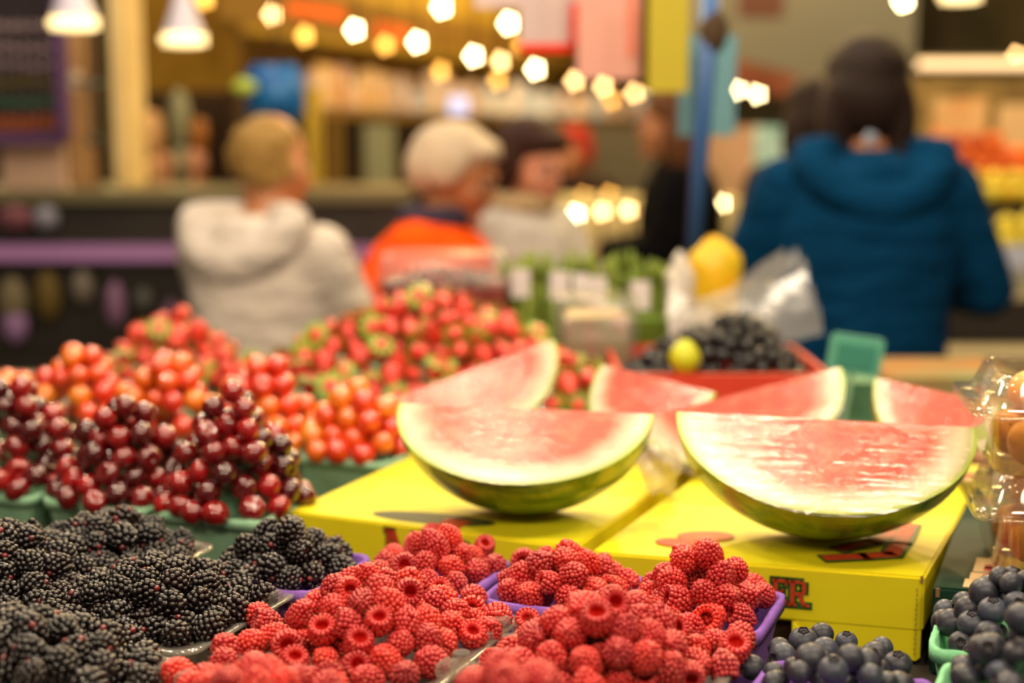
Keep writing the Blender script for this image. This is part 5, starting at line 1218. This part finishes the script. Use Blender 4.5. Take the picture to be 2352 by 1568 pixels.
    cm = NT('coat_cloth'); n = cm.noise(cm.coords((3, 3, 1.2)), 4, 3); cm.link(cm.mix(cm.math('MULTIPLY', n, .4), lin(coat[0]), lin(coat[1])), cm.b.inputs['Base Color']); cm.set(cm.b, Roughness=.9); cm.b.inputs['Specular IOR Level'].default_value = .08
    cm.bump(cm.noise(cm.coords((6, 6, 14)), 1.6, 3), .9, .03)
    coat_ = fuse('coat', bm, cm.m, root, .013, 5)
    if hood:
        bm = bmesh.new(); c = Vector((0, ly_(shz) - .085, shz + .0))
        for i in range(15):
            a = PI * (i / 14) + PI; ell(bm, c + Vector((.125 * math.cos(a) * b_, .02 - .055 * abs(math.sin(a)), .035 - .095 * abs(math.sin(a)) ** 1.3)), (.042, .036, .042))
        for i in range(9):
            a = PI * i / 8; ell(bm, c + Vector((.105 * math.cos(a), .075 * math.sin(a) + .02, .048)), (.034, .034, .032))
        ell(bm, c + Vector((0, .0, -.025)), (.10, .045, .075))
        fuse('hood', bm, cm.m, coat_, .011, 4)
    if collar:
        bm = bmesh.new()
        for i in range(16):
            a = 2 * PI * i / 16; ell(bm, Vector((.072 * math.cos(a), ly_(shz) + .01 + .072 * math.sin(a), shz + .045)), (.026, .026, .032))
        fuse('collar', bm, mat('collar_cloth', collar, .8), root, .01, 3)
    if patch:
        bm = bmesh.new(); sph(bm, (patch[0], ly_(shz) - .165, patch[1]), .014, (1, .5, 1)); frombm('hood_button', bm, mat('pale_button', '#8a93a8', .4), root, smooth=True)
    # hair
    bm = bmesh.new(); hm = NT('hair'); hm.link(hm.mix(hm.noise(hm.coords((60, 60, 8)), 3, 3), lin(hair[0]), lin(hair[1])), hm.b.inputs['Base Color']); hm.set(hm.b, Roughness=.6); hm.b.inputs['Specular IOR Level'].default_value = .2; hm.bump(hm.noise(hm.coords((90, 90, 10)), 3, 3), .6, .006)
    if hairstyle == 'puffy':
        ell(bm, hp_((0, -.025, .05)), (.092, .102, .075)); ell(bm, hp_((0, -.065, .0)), (.085, .06, .075)); ell(bm, hp_((0, .05, .072)), (.075, .045, .035))
        for s in (-1, 1): ell(bm, hp_((s * .078, -.02, .02)), (.022, .055, .055))
    elif hairstyle == 'curly':
        rg = random.Random(4); ell(bm, hp_((0, -.03, .03)), (.072, .078, .078))
        for i in range(40):
            a, b2 = rg.uniform(0, 6.28), rg.uniform(-.9, 1.5); v = Vector((math.cos(a) * math.cos(b2), math.sin(a) * math.cos(b2), math.sin(b2)))
            if v.y > .35 and v.z < .5: continue
            ell(bm, hp_((v.x * .068, v.y * .074 - .02, v.z * .074 + .026)), (.020, .020, .020))
    elif hairstyle == 'long':
        ell(bm, hp_((0, -.015, .045)), (.086, .100, .082)); ell(bm, hp_((0, -.05, -.01)), (.088, .068, .09)); 
        for s in (-1, 1): ell(bm, hp_((s * .066, -.03, -.06)), (.036, .06, .10)); ell(bm, hp_((s * .062, -.04, -.12)), (.03, .045, .06))
    elif hairstyle == 'bobdark':
        ell(bm, hp_((0, -.012, .055)), (.088, .102, .072)); ell(bm, hp_((0, -.05, .0)), (.088, .06, .085)); ell(bm, hp_((0, .066, .075)), (.07, .03, .028))
        for s in (-1, 1): ell(bm, hp_((s * .078, -.012, .0)), (.02, .05, .075))
    fuse('hair', bm, hm.m, root, .0095, 3)
    return root
px2x = lambda px, Y: (px - 1176) / FPX * Y
person('person with long dark hair in a teal blue hooded jacket, back turned', px2x(1985, 2.98), 2.98, 0, 1.478, ('#033a60', '#022642'), ('#2a1a14', '#1a100c'), W=1.02, hood=True, hairstyle='long', arms=((-.245, .05), (.27, .04)), headyaw=-.1, patch=(-.036, 1.384), coatlen=.56, bulk=1.06)
person('person with curly blond hair in a beige hooded coat, back turned', px2x(588, 3.1), 3.1, D(-25), 1.318, ('#d2c6bc', '#bdb2a8'), ('#b08c4c', '#6c4c20'), hood=True, hairstyle='curly', arms=((-.20, .10), (.21, .10)), coatlen=.75, bulk=1.0, headyaw=-.05, lean=.03, W=.92)
person('person with puffy grey blond hair in an orange jacket with a navy collar', px2x(940, 3.45), 3.45, D(-100), 1.295, ('#ff5a10', '#e84808'), ('#d8c8b4', '#b89c78'), hairstyle='puffy', collar='#3a3448', arms=((-.22, .10), (.22, .10)), coatlen=.5, headpitch=-.3, lean=.08, bulk=1.2, skin='skin')
person('person with short dark brown hair in a light grey jacket', px2x(1190, 3.75), 3.75, D(-130), 1.315, ('#c8c0ba', '#a8a4a0'), ('#3c2016', '#2a150e'), hairstyle='bobdark', collar='#b8a078', arms=((-.21, .08), (.21, .08)), coatlen=.5, headpitch=-.25, headyaw=.0, skin='skin2', bulk=1.0)
person('person in black with brown hair beside the blue pole', px2x(1562, 4.6), 4.6, D(80), 1.42, ('#0c0a0c', '#080608'), ('#6a4020', '#4a2c16'), hairstyle='long', arms=((-.2, .05), (.2, .05)), coatlen=.5, W=.7)
person('person with dark hair half hidden behind the blue jacket', px2x(1868, 4.2), 4.2, D(10), 1.44, ('#2a2a30', '#1c1c22'), ('#2c1a12', '#1e120c'), hairstyle='long', W=.9, arms=((-.2, .05), (.2, .05)))
person('small figure with a red cap behind the dark haired shopper', px2x(1322, 6.9), 6.9, D(150), 1.30, ('#3a2a24', '#2c201c'), ('#b02818', '#8c2014'), hairstyle='bobdark', W=.9)

# ---------------------------------------------------------------- light
w = bpy.data.worlds.new('world'); SC.world = w; w.use_nodes = True; bg = w.node_tree.nodes['Background']; bg.inputs[0].default_value = lin('#ffe6c4'); bg.inputs[1].default_value = .14
def lamp(kind, name, loc, power, col, size=.06, target=None, **kw):
    l = bpy.data.lights.new(name, kind); l.energy = power; l.color = lin(col)[:3]
    o = bpy.data.objects.new(name, l); COL.objects.link(o); o.location = loc
    if kind == 'POINT': l.shadow_soft_size = size
    if kind == 'AREA': l.shape = 'DISK'; l.size = size
    if kind == 'SPOT': l.shadow_soft_size = size; l.spot_size = kw.get('ang', 1.6); l.spot_blend = .6
    if target is not None: o.rotation_euler = (Vector(target) - Vector(loc)).to_track_quat('-Z', 'Y').to_euler()
    return o
for i, (x, y, z, p) in enumerate(((-.95, 1.2, 2.5, 20), (-.3, 1.0, 2.45, 17), (.5, .95, 2.45, 19), (1.15, 1.2, 2.5, 16), (.33, 1.66, 2.5, 11), (-.1, 2.05, 2.5, 9), (-.6, 2.7, 2.5, 16), (.6, 2.8, 2.5, 14), (-.7, -.1, 2.2, 15), (.15, -.2, 2.25, 14), (.8, -.05, 2.2, 16))):
    lamp('POINT', 'stall_lamp', (x, y, z), p, '#ffe9c8', .095)
for i, (x, y, z, p) in enumerate(((-1.6, 3.2, 3.2, 34), (.5, 3.4, 3.3, 32), (-1.2, 4.8, 3.4, 50), (1.2, 6.0, 3.4, 120), (.2, 7.5, 3.2, 150), (2.6, 4.2, 3.2, 70), (3.0, 8, 4, 200), (-2.5, 8, 4, 160))):
    lamp('POINT', 'hall_lamp', (x, y, z), p, ('#fff0d6' if i < 3 else '#ffd890'), .12)

c = SC.cycles
c.use_denoising = True; c.denoiser = 'OPENIMAGEDENOISE'; c.max_bounces = 6; c.diffuse_bounces = 3; c.glossy_bounces = 3; c.transmission_bounces = 4; c.transparent_max_bounces = 14
c.caustics_reflective = False; c.caustics_refractive = False; c.sample_clamp_indirect = 4; c.adaptive_threshold = .02
vs_ = SC.view_settings; vs_.view_transform = 'Standard'; vs_.look = 'None'; vs_.gamma = 1; vs_.use_curve_mapping = False; vs_.exposure = 0.8
